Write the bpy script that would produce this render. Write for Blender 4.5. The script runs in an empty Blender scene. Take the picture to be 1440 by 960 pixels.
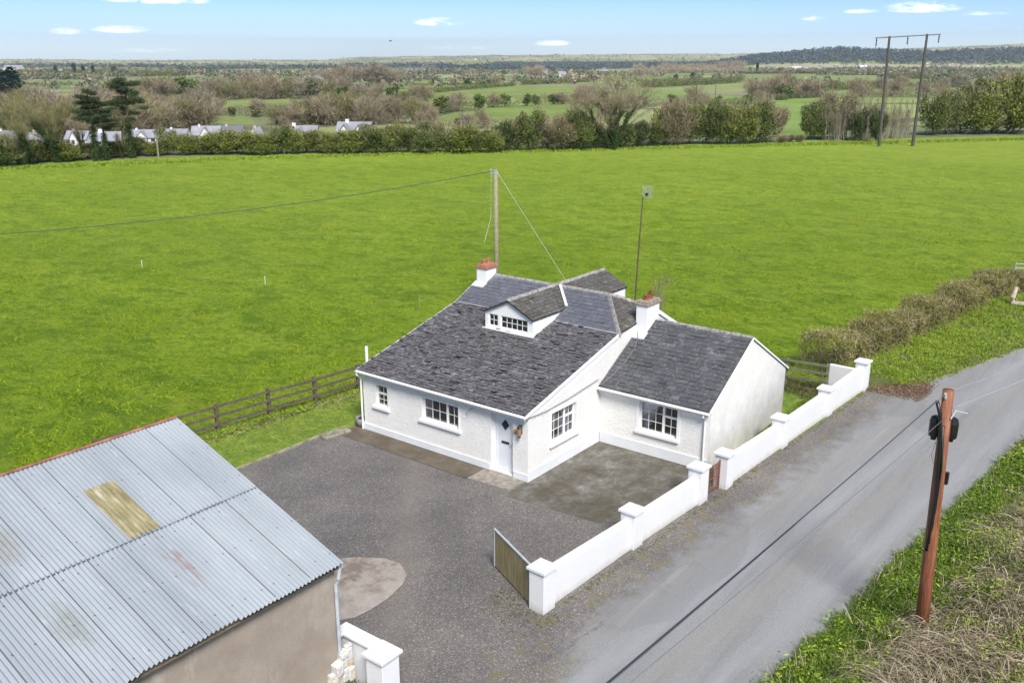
import bpy, math, random
import numpy as np
from mathutils import Vector, Matrix
random.seed(7); rs = np.random.RandomState(11)
scene = bpy.context.scene
COL = scene.collection
R = math.radians
# ------------------------------------------------------------------ camera geometry
# world: X runs along the cottage front towards the road, Y away from the yard, Z up, origin at the near corner of the cottage
CAM = np.array([16.16, -21.96, 13.0]); FPX = 1310.0; HZ = 82.0
PITCH = math.atan((480 - HZ) / FPX)
FW = np.array([-0.60738, 0.79441, 0.0]); RT = np.array([0.79441, 0.60738, 0.0])
CF = FW * math.cos(PITCH) + np.array([0, 0, -math.sin(PITCH)])
CU = FW * math.sin(PITCH) + np.array([0, 0, math.cos(PITCH)])
def ray(px, py): return CF * FPX + RT * (px - 720) + CU * (480 - py)
def on(px, py, X=None, Y=None, z=None):
    d = ray(px, py)
    t = (X - CAM[0]) / d[0] if X is not None else (Y - CAM[1]) / d[1] if Y is not None else ((z or 0) - CAM[2]) / d[2]
    return CAM + d * t

cam = bpy.data.cameras.new('camera'); camo = bpy.data.objects.new('camera', cam); COL.objects.link(camo)
camo.location = CAM; cam.lens = FPX / 1440 * 36; cam.sensor_width = 36
camo.rotation_euler = Vector(CF).to_track_quat('-Z', 'Y').to_euler()
cam.clip_start = 0.3; cam.clip_end = 30000
scene.camera = camo

# ------------------------------------------------------------------ terrain
HLA = np.array([-400, -63.5, -31.5, 19.4, 86.6, 400.]); HLB = np.array([60, 116.8, 130.9, 143.7, 160.7, 200.])
SKX = np.array([-400, 0, 250, 480, 530, 700, 900, 1000, 1150, 1300, 1440, 1900.]); SKY = np.array([84, 83, 85, 85, 80.5, 78, 76, 76, 71, 65, 57.5, 60.])
RGX = np.array([-400, 940, 1000, 1080, 1130, 1250, 1300, 1380, 1440, 1600, 2200.]); RGY = np.array([96, 95, 84, 74, 69, 75, 72, 69, 73, 82, 90.])
def sm(t): t = np.clip(t, 0, 1); return t * t * (3 - 2 * t)
def pz(ypx, b):          # height that shows at image row ypx at depth b
    s = (480 - ypx) / FPX
    return 13 + b * (s * math.cos(PITCH) - math.sin(PITCH)) / (math.cos(PITCH) + s * math.sin(PITCH))
def ab(x, y):
    dx, dy = x - CAM[0], y - CAM[1]
    return dx * RT[0] + dy * RT[1], dx * FW[0] + dy * FW[1]
def terr(x, y):
    x = np.asarray(x, float); y = np.asarray(y, float)
    a, b = ab(x, y)
    d = b - np.interp(a, HLA, HLB)
    bb = np.maximum(b, 60)
    px = 720 + FPX * 0.94 * a / bb
    z = -12 * sm((d - 4) / 190)
    und = (np.sin(x * .011 + 1.3) * np.cos(y * .009) + .5 * np.sin(x * .027 + y * .019)) * 1.1
    z = z + und * sm((d - 60) / 200)
    far = np.clip((b - 1900) / 4300, 0, 1) ** 1.25
    z = z + far * (pz(np.interp(px, SKX, SKY), 6200.) + 12 + und)
    rz = pz(np.interp(px, RGX, RGY), 3000.)
    z = z + np.maximum(rz - z, 0) * np.exp(-((b - 3000) / 420.) ** 2) * (b > 500)
    return z
def at(px, py):          # where the view through a photo pixel meets the terrain
    d = ray(px, py); d = d / (d @ FW)
    b = np.concatenate([np.arange(20, 600, .5), np.geomspace(600, 9000, 2500)])
    P = CAM[None] + d[None] * b[:, None]
    under = P[:, 2] < terr(P[:, 0], P[:, 1])
    i = int(np.argmax(under)) if under.any() else len(b) - 1
    p = P[i]; return np.array([p[0], p[1], float(terr(p[0], p[1]))])
def depth(p): return float((p[:2] - CAM[:2]) @ FW[:2])

# ------------------------------------------------------------------ materials
MATS = {}
def nodes(name):
    m = bpy.data.materials.new(name); m.use_nodes = True; nt = m.node_tree
    return m, nt, nt.nodes['Principled BSDF']
def N(nt, t, **k):
    n = nt.nodes.new(t)
    for a, v in k.items():
        if a.startswith('_'): setattr(n, a[1:], v)
        else:
            key = a.replace('__', ' ')
            n.inputs[key].default_value = v
    return n
def L(nt, a, b): nt.links.new(a, b)
def c4(c): return (c[0], c[1], c[2], 1)
def ramp(nt, fac, stops):
    r = nt.nodes.new('ShaderNodeValToRGB'); el = r.color_ramp.elements
    while len(el) < len(stops): el.new(.5)
    for e, (p, c) in zip(el, stops): e.position = p; e.color = c4(c) if hasattr(c, '__len__') else (c, c, c, 1)
    L(nt, fac, r.inputs['Fac']); return r.outputs['Color']
def noise(nt, scale, detail=4, rough=.6, vec=None, stretch=None, seed=0, rot=0):
    tc = nt.nodes.new('ShaderNodeTexCoord'); v = tc.outputs['Object']
    if vec is not None: v = vec
    mp = nt.nodes.new('ShaderNodeMapping'); L(nt, v, mp.inputs['Vector'])
    if stretch: mp.inputs['Scale'].default_value = stretch
    mp.inputs['Rotation'].default_value = (0, 0, rot)
    mp.inputs['Location'].default_value = (seed, seed * .7, seed * .3)
    n = N(nt, 'ShaderNodeTexNoise', Scale=scale, Detail=detail, Roughness=rough); L(nt, mp.outputs[0], n.inputs['Vector'])
    return n.outputs['Fac']
def mix(nt, fac, a, b, mode='MIX'):
    m = nt.nodes.new('ShaderNodeMix'); m.data_type = 'RGBA'; m.blend_type = mode
    for s, v in (('Factor', fac), ('A', a), ('B', b)):
        i = [q for q in m.inputs if q.name == s and (q.type == ('VALUE' if s == 'Factor' else 'RGBA'))][0]
        if isinstance(v, (int, float)): i.default_value = v
        elif isinstance(v, tuple): i.default_value = c4(v)
        else: L(nt, v, i)
    return [q for q in m.outputs if q.type == 'RGBA'][0]
def mth(nt, op, a, b=0, c=None):
    m = nt.nodes.new('ShaderNodeMath'); m.operation = op
    for i, v in enumerate((a, b) if c is None else (a, b, c)):
        if isinstance(v, (int, float)): m.inputs[i].default_value = v
        else: L(nt, v, m.inputs[i])
    return m.outputs[0]
def bump(nt, bs, h, strength=.4, dist=.02):
    b = N(nt, 'ShaderNodeBump', Strength=strength, Distance=dist); L(nt, h, b.inputs['Height']); L(nt, b.outputs[0], bs.inputs['Normal'])
def island(nt): return nt.nodes.new('ShaderNodeNewGeometry').outputs['Random Per Island']
def posxyz(nt):
    tc = nt.nodes.new('ShaderNodeTexCoord'); sx = nt.nodes.new('ShaderNodeSeparateXYZ'); L(nt, tc.outputs['Object'], sx.inputs[0]); return sx.outputs
def lin(nt, x, k, o): return mth(nt, 'MULTIPLY_ADD', x, k, o)

def simple(name, col, rough=.6, var=.12, nscale=3, bmp=0, bscale=30, metal=0, dist=.01):
    m, nt, b = nodes(name)
    f = noise(nt, nscale, 5)
    c = ramp(nt, f, [(.3, tuple(x * (1 - var) for x in col)), (.7, tuple(min(1, x * (1 + var)) for x in col))])
    L(nt, c, b.inputs['Base Color']); b.inputs['Roughness'].default_value = rough; b.inputs['Metallic'].default_value = metal
    if bmp: bump(nt, b, noise(nt, bscale, 4), bmp, dist)
    MATS[name] = m; return m
def leafy(name, stops, nscale=.35, rough=.75, mixn=.5):
    m, nt, b = nodes(name)
    f = mth(nt, 'ADD', mth(nt, 'MULTIPLY', island(nt), 1 - mixn), mth(nt, 'MULTIPLY', noise(nt, nscale, 3), mixn))
    L(nt, ramp(nt, f, stops), b.inputs['Base Color']); b.inputs['Roughness'].default_value = rough
    b.inputs['Specular IOR Level'].default_value = .2
    MATS[name] = m; return m

# walls
def render_wall(name, col, stain, amt, bs=.5, grime=0.0):
    m, nt, b = nodes(name)
    f1 = noise(nt, 1.1, 6, .65); f2 = noise(nt, 14, 5, .7, seed=3)
    c = ramp(nt, f1, [(.40, col), (.62, tuple(a * (1 - amt) + s * amt for a, s in zip(col, stain)))])
    c = mix(nt, ramp(nt, f2, [(.42, 0.), (.72, .38)]), c, stain)
    if grime and name == 'wall_paint':
        X__, Y__, Z__ = posxyz(nt); st2 = noise(nt, 5, 6, .8, stretch=(1, 1, .12), seed=9); g = mth(nt, 'ADD', lin(nt, Z__, -2.6, .55), lin(nt, st2, 1.6, -.75)); c = mix(nt, ramp(nt, g, [(.05, 0.), (.8, .6)]), c, (.36, .35, .30)); c = mix(nt, ramp(nt, st2, [(.58, 0.), (.75, .3)]), c, (.58, .58, .56))
    elif grime:
        tc = nt.nodes.new('ShaderNodeTexCoord'); sx = nt.nodes.new('ShaderNodeSeparateXYZ'); L(nt, tc.outputs['Object'], sx.inputs[0])
        streak = noise(nt, 1.6, 8, .8, stretch=(1, 1, .7), seed=9)
        low = mth(nt, 'MULTIPLY_ADD', sx.outputs['Z'], -.42, 1.0)
        back = mth(nt, 'MULTIPLY_ADD', sx.outputs['Y'], .10, -.35)
        g = mth(nt, 'ADD', mth(nt, 'ADD', low, back), mth(nt, 'MULTIPLY_ADD', streak, 1.5, -1.12))
        c = mix(nt, ramp(nt, g, [(.10, 0.), (1.0, grime * .8)]), c, (.30, .295, .275))
    L(nt, c, b.inputs['Base Color']); b.inputs['Roughness'].default_value = .85
    h = mth(nt, 'ADD', noise(nt, 26, 3, .7), mth(nt, 'MULTIPLY', noise(nt, 7, 3), .8))
    bump(nt, b, h, bs, .03)
    MATS[name] = m; return m
render_wall('roughcast', (.84, .835, .82), (.66, .63, .57), .20, .75)
render_wall('roughcast_gable', (.84, .83, .81), (.62, .60, .55), .25, .75, .85)
render_wall('smooth_white', (.82, .825, .83), (.70, .70, .69), .25, .12)
render_wall('plinth_white', (.74, .77, .80), (.60, .62, .62), .4, .15)
render_wall('wall_paint', (.74, .745, .755), (.66, .68, .70), .35, .25, .28)
simple('white_gloss', (.83, .84, .85), .35, .03)
simple('door_paint', (.70, .735, .785), .4, .03)
simple('pvc_white', (.80, .81, .80), .4, .04)
simple('flashing', (.55, .56, .58), .6, .2, 8)
simple('lead', (.30, .32, .36), .5, .25, 6)
simple('cement_verge', (.27, .26, .25), .9, .5, 9, .5, 30)
simple('chimney_cap', (.30, .25, .21), .9, .5, 12, .6, 40)
simple('terracotta', (.38, .16, .10), .8, .3, 12, .2)
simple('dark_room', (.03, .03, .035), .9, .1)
simple('curtain', (.82, .80, .78), .8, .1, 5)
simple('black_iron', (.02, .02, .02), .45, .2)
simple('black_plastic', (.012, .012, .013), .35, .2)
simple('brass', (.45, .28, .10), .4, .3, 20, metal=.5)
simple('mast_rust', (.10, .06, .045), .85, .4, 8)
simple('rust', (.22, .085, .04), .85, .5, 14, .5, 60)
simple('rusty_flashing', (.30, .12, .08), .8, .45, 3, .4, 30)
simple('galv_dull', (.42, .47, .50), .5, .2, 6)
simple('cable_grey', (.16, .17, .19), .6, .1)
simple('cable_dark', (.035, .04, .05), .5, .1)
simple('cable_mid', (.30, .31, .32), .5, .1)
simple('cable_pale', (.50, .51, .50), .5, .1)
simple('fence_wood', (.115, .095, .065), .9, .4, 7, .6, 40)
simple('fence_wood_right', (.16, .17, .10), .9, .35, 7, .6, 40)
simple('grey_wood', (.27, .24, .16), .9, .25, 9, .4, 40)
simple('far_pole_wood', (.085, .075, .07), .9, .25, 4)
simple('stone_grey', (.22, .22, .19), .9, .4, 8, .6, 30)
simple('kerb_concrete', (.24, .23, .17), .95, .5, 5, .6, 40)
simple('slab_concrete', (.27, .245, .21), .95, .35, 5, .5, 50)
simple('bark', (.13, .10, .075), .95, .4, 6, .5, 20)
simple('ivy_bark', (.10, .09, .06), .95, .4, 6)
simple('bleached_wood', (.52, .44, .34), .9, .25, 5, .4, 20)
simple('pale_bark', (.30, .27, .21), .95, .3, 6)
simple('pine_bark', (.12, .075, .055), .95, .3, 4)
simple('house_white', (.74, .74, .73), .8, .06)
simple('house_cream', (.60, .54, .44), .8, .06)
simple('house_roof', (.13, .14, .17), .7, .2, .6)
simple('house_roof_pale', (.26, .27, .31), .7, .2, .6)
simple('house_glass', (.05, .06, .07), .2, .1)
simple('shed_metal_far', (.55, .56, .58), .6, .1, .3)
simple('peg_white', (.75, .75, .72), .6, .1)
simple('blue_sack', (.30, .33, .34), .8, .3, 9, .6, 20)
simple('bird_dark', (.02, .02, .02), .8)
simple('aluminium', (.55, .58, .60), .35, .1, 9, metal=.6)

# glass
m, nt, b = nodes('window_glass'); nt.nodes.remove(b)
out = nt.nodes['Material Output']; tr = N(nt, 'ShaderNodeBsdfTransparent', Color=(.88, .93, .94, 1)); gl = N(nt, 'ShaderNodeBsdfGlossy', Roughness=.04)
ms = nt.nodes.new('ShaderNodeMixShader'); fr = N(nt, 'ShaderNodeFresnel', IOR=1.55)
L(nt, mth(nt, 'ADD', fr.outputs[0], .12), ms.inputs[0]); L(nt, tr.outputs[0], ms.inputs[1]); L(nt, gl.outputs[0], ms.inputs[2]); L(nt, ms.outputs[0], out.inputs['Surface'])
MATS['window_glass'] = m
m, nt, b = nodes('lantern_glass'); b.inputs['Base Color'].default_value = (.34, .21, .12, 1); b.inputs['Roughness'].default_value = .2; MATS['lantern_glass'] = m

# slates: every slate is its own piece, so colour varies slate by slate
def slate(name, dark, light, pale, lichen, lich_amt, moss=(.05, .055, .03)):
    m, nt, b = nodes(name)
    c = ramp(nt, mth(nt, 'ADD', mth(nt, 'MULTIPLY', island(nt), .55), mth(nt, 'MULTIPLY', noise(nt, 1.3, 6, .8, seed=21), .75)), [(0.25, dark), (.52, light), (.78, light), (1, pale)])
    c = mix(nt, ramp(nt, noise(nt, .8, 5, .7), [(.42, 0.), (.62, .65)]), c, moss)
    c = mix(nt, ramp(nt, noise(nt, 9, 6, .75, seed=4), [(.56, 0.), (.64, lich_amt)]), c, lichen)
    L(nt, c, b.inputs['Base Color']); L(nt, ramp(nt, noise(nt, 6, 3), [(.3, .45), (.7, .75)]), b.inputs['Roughness'])
    b.inputs['Specular IOR Level'].default_value = .45
    bump(nt, b, noise(nt, 30, 4), .35, .012); MATS[name] = m
slate('slate_old', (.034, .034, .040), (.112, .111, .124), (.26, .25, .26), (.36, .35, .35), .7, (.10, .094, .098))
slate('slate_blue', (.075, .082, .105), (.118, .127, .155), (.19, .20, .235), (.27, .28, .31), .4, (.09, .095, .115))
slate('slate_wing', (.042, .044, .053), (.086, .088, .102), (.16, .16, .175), (.36, .36, .33), .45, (.065, .067, .068))
slate('slate_mossy', (.055, .052, .052), (.10, .095, .092), (.16, .155, .15), (.34, .32, .25), .65, (.075, .068, .05))
simple('roof_deck', (.035, .035, .04), .9, .2)
simple('roof_moss', (.035, .033, .028), .95, .5, 20)

# corrugated iron
m, nt, b = nodes('corrugated_iron')
c = ramp(nt, noise(nt, .55, 4, .6, stretch=(.5, 1.4, 1)), [(.3, (.27, .305, .345)), (.7, (.39, .43, .475))])
c = mix(nt, ramp(nt, island(nt), [(0, 0.), (1, .35)]), c, (.25, .285, .33))
st = noise(nt, 3.5, 6, .7, stretch=(.25, 2.5, 1), seed=5)
c = mix(nt, ramp(nt, st, [(.58, 0.), (.75, .5)]), c, (.56, .59, .62))
def spot(cx, cy, rx, ry, seed, lo=.15, hi=.75):
    tc = nt.nodes.new('ShaderNodeTexCoord'); sx = nt.nodes.new('ShaderNodeSeparateXYZ'); L(nt, tc.outputs['Object'], sx.inputs[0])
    dx = mth(nt, 'POWER', mth(nt, 'ABSOLUTE', mth(nt, 'MULTIPLY_ADD', sx.outputs['X'], 1 / rx, -cx / rx)), 2)
    dy = mth(nt, 'POWER', mth(nt, 'ABSOLUTE', mth(nt, 'MULTIPLY_ADD', sx.outputs['Y'], 1 / ry, -cy / ry)), 2)
    s = mth(nt, 'SUBTRACT', 1.25, mth(nt, 'ADD', dx, dy))
    return ramp(nt, mth(nt, 'MULTIPLY', s, noise(nt, 5, 6, .75, stretch=(.5, 2, 1), seed=seed)), [(lo + .2, 0.), (hi, .75)])
pd = on(100, 880, z=3.6); c = mix(nt, spot(pd[0], pd[1], 1.0, .45, 2), c, (.20, .215, .19))
pd = on(8, 790, z=4.0); c = mix(nt, spot(pd[0], pd[1], .9, .5, 5), c, (.22, .21, .18))
pd = on(262, 800, z=3.6); c = mix(nt, mth(nt, 'MULTIPLY', spot(pd[0] - .3, pd[1], 1.2, .34, 8), ramp(nt, noise(nt, 9, 2, .5, stretch=(.05, 1, 1), seed=3), [(.48, 0.), (.54, 1.)])), c, (.28, .15, .13))
tc = nt.nodes.new('ShaderNodeTexCoord'); sx = nt.nodes.new('ShaderNodeSeparateXYZ'); L(nt, tc.outputs['Object'], sx.inputs[0])
edge = mth(nt, 'MULTIPLY_ADD', sx.outputs['X'], 6.0, -6.0 * 2.86)
c = mix(nt, ramp(nt, mth(nt, 'ADD', edge, mth(nt, 'MULTIPLY', noise(nt, 3, 5, .7, stretch=(.2, 1, 1)), 1.3)), [(1.12, 0.), (1.25, .6)]), c, (.26, .16, .12))
L(nt, c, b.inputs['Base Color']); b.inputs['Metallic'].default_value = .1; b.inputs['Roughness'].default_value = .6
bump(nt, b, noise(nt, 8, 3), .15, .01); MATS['corrugated_iron'] = m
m, nt, b = nodes('lap_shadow'); b.inputs['Base Color'].default_value = (.10, .12, .14, 1); b.inputs['Roughness'].default_value = .8; MATS['lap_shade_nails'] = m
m, nt, b = nodes('old_fibreglass')
c = ramp(nt, noise(nt, 4, 6, .7, stretch=(.4, 2, 1)), [(.3, (.16, .14, .07)), (.52, (.29, .26, .15)), (.70, (.47, .45, .37))]); L(nt, c, b.inputs['Base Color']); b.inputs['Roughness'].default_value = .6; MATS['old_fibreglass'] = m
# shed render
m, nt, b = nodes('shed_render')
c = ramp(nt, noise(nt, .9, 6, .65), [(.35, (.30, .25, .20)), (.65, (.40, .345, .29))])
c = mix(nt, ramp(nt, noise(nt, 2.4, 5, .7, stretch=(1, 1, .25), seed=6), [(.56, 0.), (.72, .7)]), c, (.48, .45, .40))
c = mix(nt, ramp(nt, noise(nt, 60, 2, .6), [(.35, 0.), (.7, .3)]), c, (.16, .13, .10))
L(nt, c, b.inputs['Base Color']); b.inputs['Roughness'].default_value = .95; bump(nt, b, noise(nt, 45, 4), .6, .02); MATS['shed_render'] = m
# bright-brown pole
m, nt, b = nodes('creosote_pole')
c = ramp(nt, noise(nt, 5, 6, .75, stretch=(3, 3, .25)), [(.32, (.11, .035, .018)), (.5, (.24, .085, .04)), (.68, (.38, .16, .085))])
L(nt, c, b.inputs['Base Color']); b.inputs['Roughness'].default_value = .6; bump(nt, b, noise(nt, 9, 5, .7, stretch=(4, 4, .25)), .6, .02); MATS['creosote_pole'] = m
m, nt, b = nodes('pine_boards')
c = ramp(nt, noise(nt, 5, 6, .75, stretch=(2, 2, .25)), [(.3, (.20, .15, .06)), (.5, (.33, .27, .13)), (.7, (.46, .40, .24))])
c = mix(nt, ramp(nt, island(nt), [(0, 0.), (1, .35)]), c, (.24, .20, .10))
L(nt, c, b.inputs['Base Color']); b.inputs['Roughness'].default_value = .85; MATS['pine_boards'] = m
m, nt, b = nodes('painted_rubble')
c = ramp(nt, island(nt), [(0, (.58, .55, .48)), (.45, (.70, .70, .70)), (.8, (.62, .58, .48)), (.92, (.60, .33, .20))])
c = mix(nt, ramp(nt, noise(nt, 9, 5, .7), [(.5, 0.), (.7, .5)]), c, (.40, .38, .30))
L(nt, c, b.inputs['Base Color']); b.inputs['Roughness'].default_value = .9; bump(nt, b, noise(nt, 14, 5), .8, .05); MATS['painted_rubble'] = m

# ground surfaces
def gravel_col(nt):
    c = ramp(nt, noise(nt, .33, 5, .6), [(.35, (.118, .112, .110)), (.5, (.146, .137, .133)), (.68, (.195, .180, .165))])
    c = mix(nt, ramp(nt, noise(nt, .9, 5, .65, seed=8), [(.5, 0.), (.75, .45)]), c, (.13, .128, .138))
    v = nt.nodes.new('ShaderNodeTexVoronoi'); v.inputs['Scale'].default_value = 38
    tc = nt.nodes.new('ShaderNodeTexCoord'); L(nt, tc.outputs['Object'], v.inputs['Vector'])
    sep = nt.nodes.new('ShaderNodeSeparateColor'); L(nt, v.outputs['Color'], sep.inputs[0])
    g = ramp(nt, sep.outputs[0], [(0, .66), (.5, .92), (.82, 1.15), (.95, 1.6), (1, 2.3)])
    c = mix(nt, 1.0, c, g, 'MULTIPLY')
    return c, v.outputs['Distance']
m, nt, b = nodes('yard_gravel')
c, h = gravel_col(nt); X_, Y_, Z_ = posxyz(nt)
# worn pale track across the yard from the gateway
t = mth(nt, 'ABSOLUTE', mth(nt, 'ADD', lin(nt, X_, .75, 2.4), lin(nt, Y_, .62, 1.2)))
c = mix(nt, ramp(nt, mth(nt, 'ADD', lin(nt, t, -.55, .75), lin(nt, noise(nt, 1.2, 4), .9, -.45)), [(.25, 0.), (.9, .36)]), c, (.26, .228, .20))
L(nt, c, b.inputs['Base Color']); b.inputs['Roughness'].default_value = .95; bump(nt, b, h, .8, .02); MATS['yard_gravel'] = m
m, nt, b = nodes('road_tarmac')
X_, Y_, Z_ = posxyz(nt)
c = ramp(nt, noise(nt, .5, 5, .6, stretch=(1.6, .35, 1)), [(.3, (.225, .232, .245)), (.7, (.268, .275, .288))])
c = mix(nt, ramp(nt, noise(nt, 34, 4, .9), [(.36, .65), (.5, 0.)]), c, (.10, .10, .105))
c = mix(nt, ramp(nt, noise(nt, 40, 3, .9, seed=7), [(.54, 0.), (.68, .75)]), c, (.46, .45, .43))
lane = mth(nt, 'SUBTRACT', X_, lin(nt, Y_, .105, 10.74))      # 0 at the right edge, negative across the road
tw = mth(nt, 'ADD', lane, lin(nt, noise(nt, .35, 3, .5), .5, -.25))
def band(pos, w):
    return mth(nt, 'MAXIMUM', lin(nt, mth(nt, 'ABSOLUTE', mth(nt, 'SUBTRACT', tw, pos)), -1 / w, 1.0), 0.0)
c = mix(nt, mth(nt, 'MULTIPLY', band(-1.95, .5), .35), c, (.25, .235, .20))
c = mix(nt, mth(nt, 'MULTIPLY', band(-4.0, .5), .3), c, (.24, .225, .195))
c = mix(nt, mth(nt, 'MULTIPLY', band(-0.9, .45), .4), c, (.32, .335, .36))
c = mix(nt, mth(nt, 'MULTIPLY', band(-3.0, .45), .4), c, (.32, .335, .36))
pt = noise(nt, .22, 2, .4, stretch=(1.2, .5, 1), seed=41); c = mix(nt, ramp(nt, pt, [(.60, 0.), (.615, .45)]), c, (.19, .195, .205))
tk = noise(nt, 2.2, 5, .7, stretch=(1.0, .05, 1), seed=17, rot=.1); c = mix(nt, ramp(nt, tk, [(.50, 0.), (.64, .32)]), c, (.155, .155, .155)); c = mix(nt, ramp(nt, tk, [(.30, .3), (.42, 0.)]), c, (.36, .365, .37))
gc, h = gravel_col(nt)
gc = mix(nt, ramp(nt, noise(nt, 2.2, 5, .7, seed=3), [(.5, 0.), (.66, .75)]), gc, (.17, .15, .055))
wl = mth(nt, 'SUBTRACT', X_, lin(nt, Y_, .055, 5.06))          # distance from the foot of the boundary wall
e = mth(nt, 'ADD', wl, lin(nt, noise(nt, .9, 5, .7), 2.4, -1.2))
low = mth(nt, 'MAXIMUM', mth(nt, 'MULTIPLY_ADD', Y_, -.55, -3.4), 0.0)   # gravel spills wider at the gateway
e = mth(nt, 'SUBTRACT', e, mth(nt, 'MINIMUM', low, 1.6))
c = mix(nt, ramp(nt, lin(nt, e, .4, 0.), [(.30, 1.), (.62, 0.)]), c, gc)
cw = mth(nt, 'ABSOLUTE', mth(nt, 'ADD', mth(nt, 'ADD', lin(nt, X_, 1, -5.15), lin(nt, Y_, -.19, -1.9)), lin(nt, noise(nt, .9, 7, .75, seed=31), 1.3, -.65)))
cm2 = mth(nt, 'MULTIPLY', mth(nt, 'LESS_THAN', cw, .022), mth(nt, 'LESS_THAN', Y_, -5.0)); c = mix(nt, mth(nt, 'MULTIPLY', cm2, .6), c, (.08, .08, .08))
re = mth(nt, 'ADD', lane, lin(nt, noise(nt, 1.8, 5, .7), .5, -.25))
c = mix(nt, ramp(nt, lin(nt, re, 1, 1.), [(.80, 0.), (1.0, .85)]), c, (.10, .085, .06))
L(nt, c, b.inputs['Base Color']); b.inputs['Roughness'].default_value = .9
bump(nt, b, noise(nt, 70, 3), .4, .01); MATS['road_tarmac'] = m
m, nt, b = nodes('mossy_concrete')
c = ramp(nt, noise(nt, .85, 9, .78, stretch=(1, .75, 1), seed=2.5), [(.38, (.088, .078, .056)), (.48, (.130, .122, .102)), (.56, (.19, .185, .17)), (.64, (.31, .305, .295))])
c = mix(nt, ramp(nt, noise(nt, 1.6, 6, .75, seed=12), [(.5, 0.), (.68, .75)]), c, (.055, .05, .035))
c = mix(nt, ramp(nt, noise(nt, 22, 3, .7), [(.4, 0.), (.75, .5)]), c, (.07, .06, .04))
L(nt, c, b.inputs['Base Color']); b.inputs['Roughness'].default_value = .9; bump(nt, b, noise(nt, 20, 4), .5, .02); MATS['mossy_concrete'] = m
m, nt, b = nodes('apron_concrete')
c = ramp(nt, noise(nt, 1.3, 6, .7), [(.35, (.085, .067, .047)), (.65, (.155, .13, .10))])
c = mix(nt, ramp(nt, noise(nt, 25, 3, .7), [(.4, 0.), (.75, .45)]), c, (.08, .065, .045))
L(nt, c, b.inputs['Base Color']); b.inputs['Roughness'].default_value = .92; bump(nt, b, noise(nt, 25, 4), .4, .02); MATS['apron_concrete'] = m
m, nt, b = nodes('patch_concrete')
X_, Y_, Z_ = posxyz(nt)
c = ramp(nt, mth(nt, 'ADD', noise(nt, 1.3, 6, .7), lin(nt, X_, .10, -.02)), [(.38, (.17, .145, .12)), (.50, (.30, .265, .24)), (.72, (.40, .36, .34))])
L(nt, c, b.inputs['Base Color']); b.inputs['Roughness'].default_value = .9; bump(nt, b, noise(nt, 25, 4), .3, .02); MATS['patch_concrete'] = m

# grass
def grass_col(nt, hue=(1, 1, 1)):
    h = lambda c: tuple(a * k for a, k in zip(c, hue))
    c = ramp(nt, noise(nt, .055, 4, .6), [(.35, h((.212, .325, .018))), (.65, h((.285, .400, .028)))])
    band_ = noise(nt, .30, 4, .65, stretch=(.22, 1.0, 1), seed=22, rot=-.65)
    c = mix(nt, ramp(nt, band_, [(.40, .38), (.55, 0.)]), c, h((.135, .235, .008)))
    c = mix(nt, ramp(nt, noise(nt, .22, 4, .65, stretch=(.25, 1.0, 1), seed=33, rot=-.65), [(.50, 0.), (.66, .45)]), c, h((.32, .39, .035)))
    tuft = noise(nt, .62, 7, .78, stretch=(.75, 1.0, 1), seed=2, rot=-.65)
    c = mix(nt, ramp(nt, tuft, [(.34, .9), (.43, .6), (.51, 0.)]), c, h((.075, .165, .006)))
    fine = noise(nt, 3.6, 8, .88, seed=5, stretch=(.6, 1, 1), rot=-.65)
    c = mix(nt, ramp(nt, fine, [(.40, .9), (.47, .5), (.54, 0.)]), c, h((.085, .170, .006)))
    c = mix(nt, ramp(nt, noise(nt, 8, 5, .85, seed=9), [(.53, 0.), (.66, .6)]), c, h((.38, .44, .06)))
    return c, mth(nt, 'ADD', tuft, mth(nt, 'MULTIPLY', fine, .5))
m, nt, b = nodes('land')
c, h = grass_col(nt)
X_, Y_, Z_ = posxyz(nt)
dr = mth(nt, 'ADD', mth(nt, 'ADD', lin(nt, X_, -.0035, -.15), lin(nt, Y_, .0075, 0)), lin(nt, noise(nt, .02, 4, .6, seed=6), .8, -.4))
c = mix(nt, ramp(nt, dr, [(.0, 0.), (1.0, .42)]), c, (.36, .43, .085))  # paler look of far grass at a grazing view, painted into the colour
at_ = nt.nodes.new('ShaderNodeAttribute'); at_.attribute_name = 'cover'
mk = nt.nodes.new('ShaderNodeAttribute'); mk.attribute_name = 'beyond'
f2 = ramp(nt, noise(nt, .03, 5, .7), [(.3, .75), (.7, 1.2)])
fc = mix(nt, 1.0, at_.outputs['Color'], f2, 'MULTIPLY')
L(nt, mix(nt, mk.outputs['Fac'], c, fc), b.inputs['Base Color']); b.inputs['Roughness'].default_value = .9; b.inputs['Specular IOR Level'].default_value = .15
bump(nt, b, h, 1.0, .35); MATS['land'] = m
m, nt, b = nodes('lawn_grass')
c, h = grass_col(nt, (.85, .82, 1.3)); L(nt, c, b.inputs['Base Color']); b.inputs['Roughness'].default_value = .9; bump(nt, b, h, .6, .08); MATS['lawn_grass'] = m
m, nt, b = nodes('verge_earth')
c = ramp(nt, noise(nt, 1.4, 6, .7), [(.35, (.045, .06, .015)), (.5, (.075, .10, .02)), (.65, (.13, .10, .06))]); L(nt, c, b.inputs['Base Color']); b.inputs['Roughness'].default_value = .95
bump(nt, b, noise(nt, 8, 5), .8, .08); MATS['verge_earth'] = m

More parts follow.
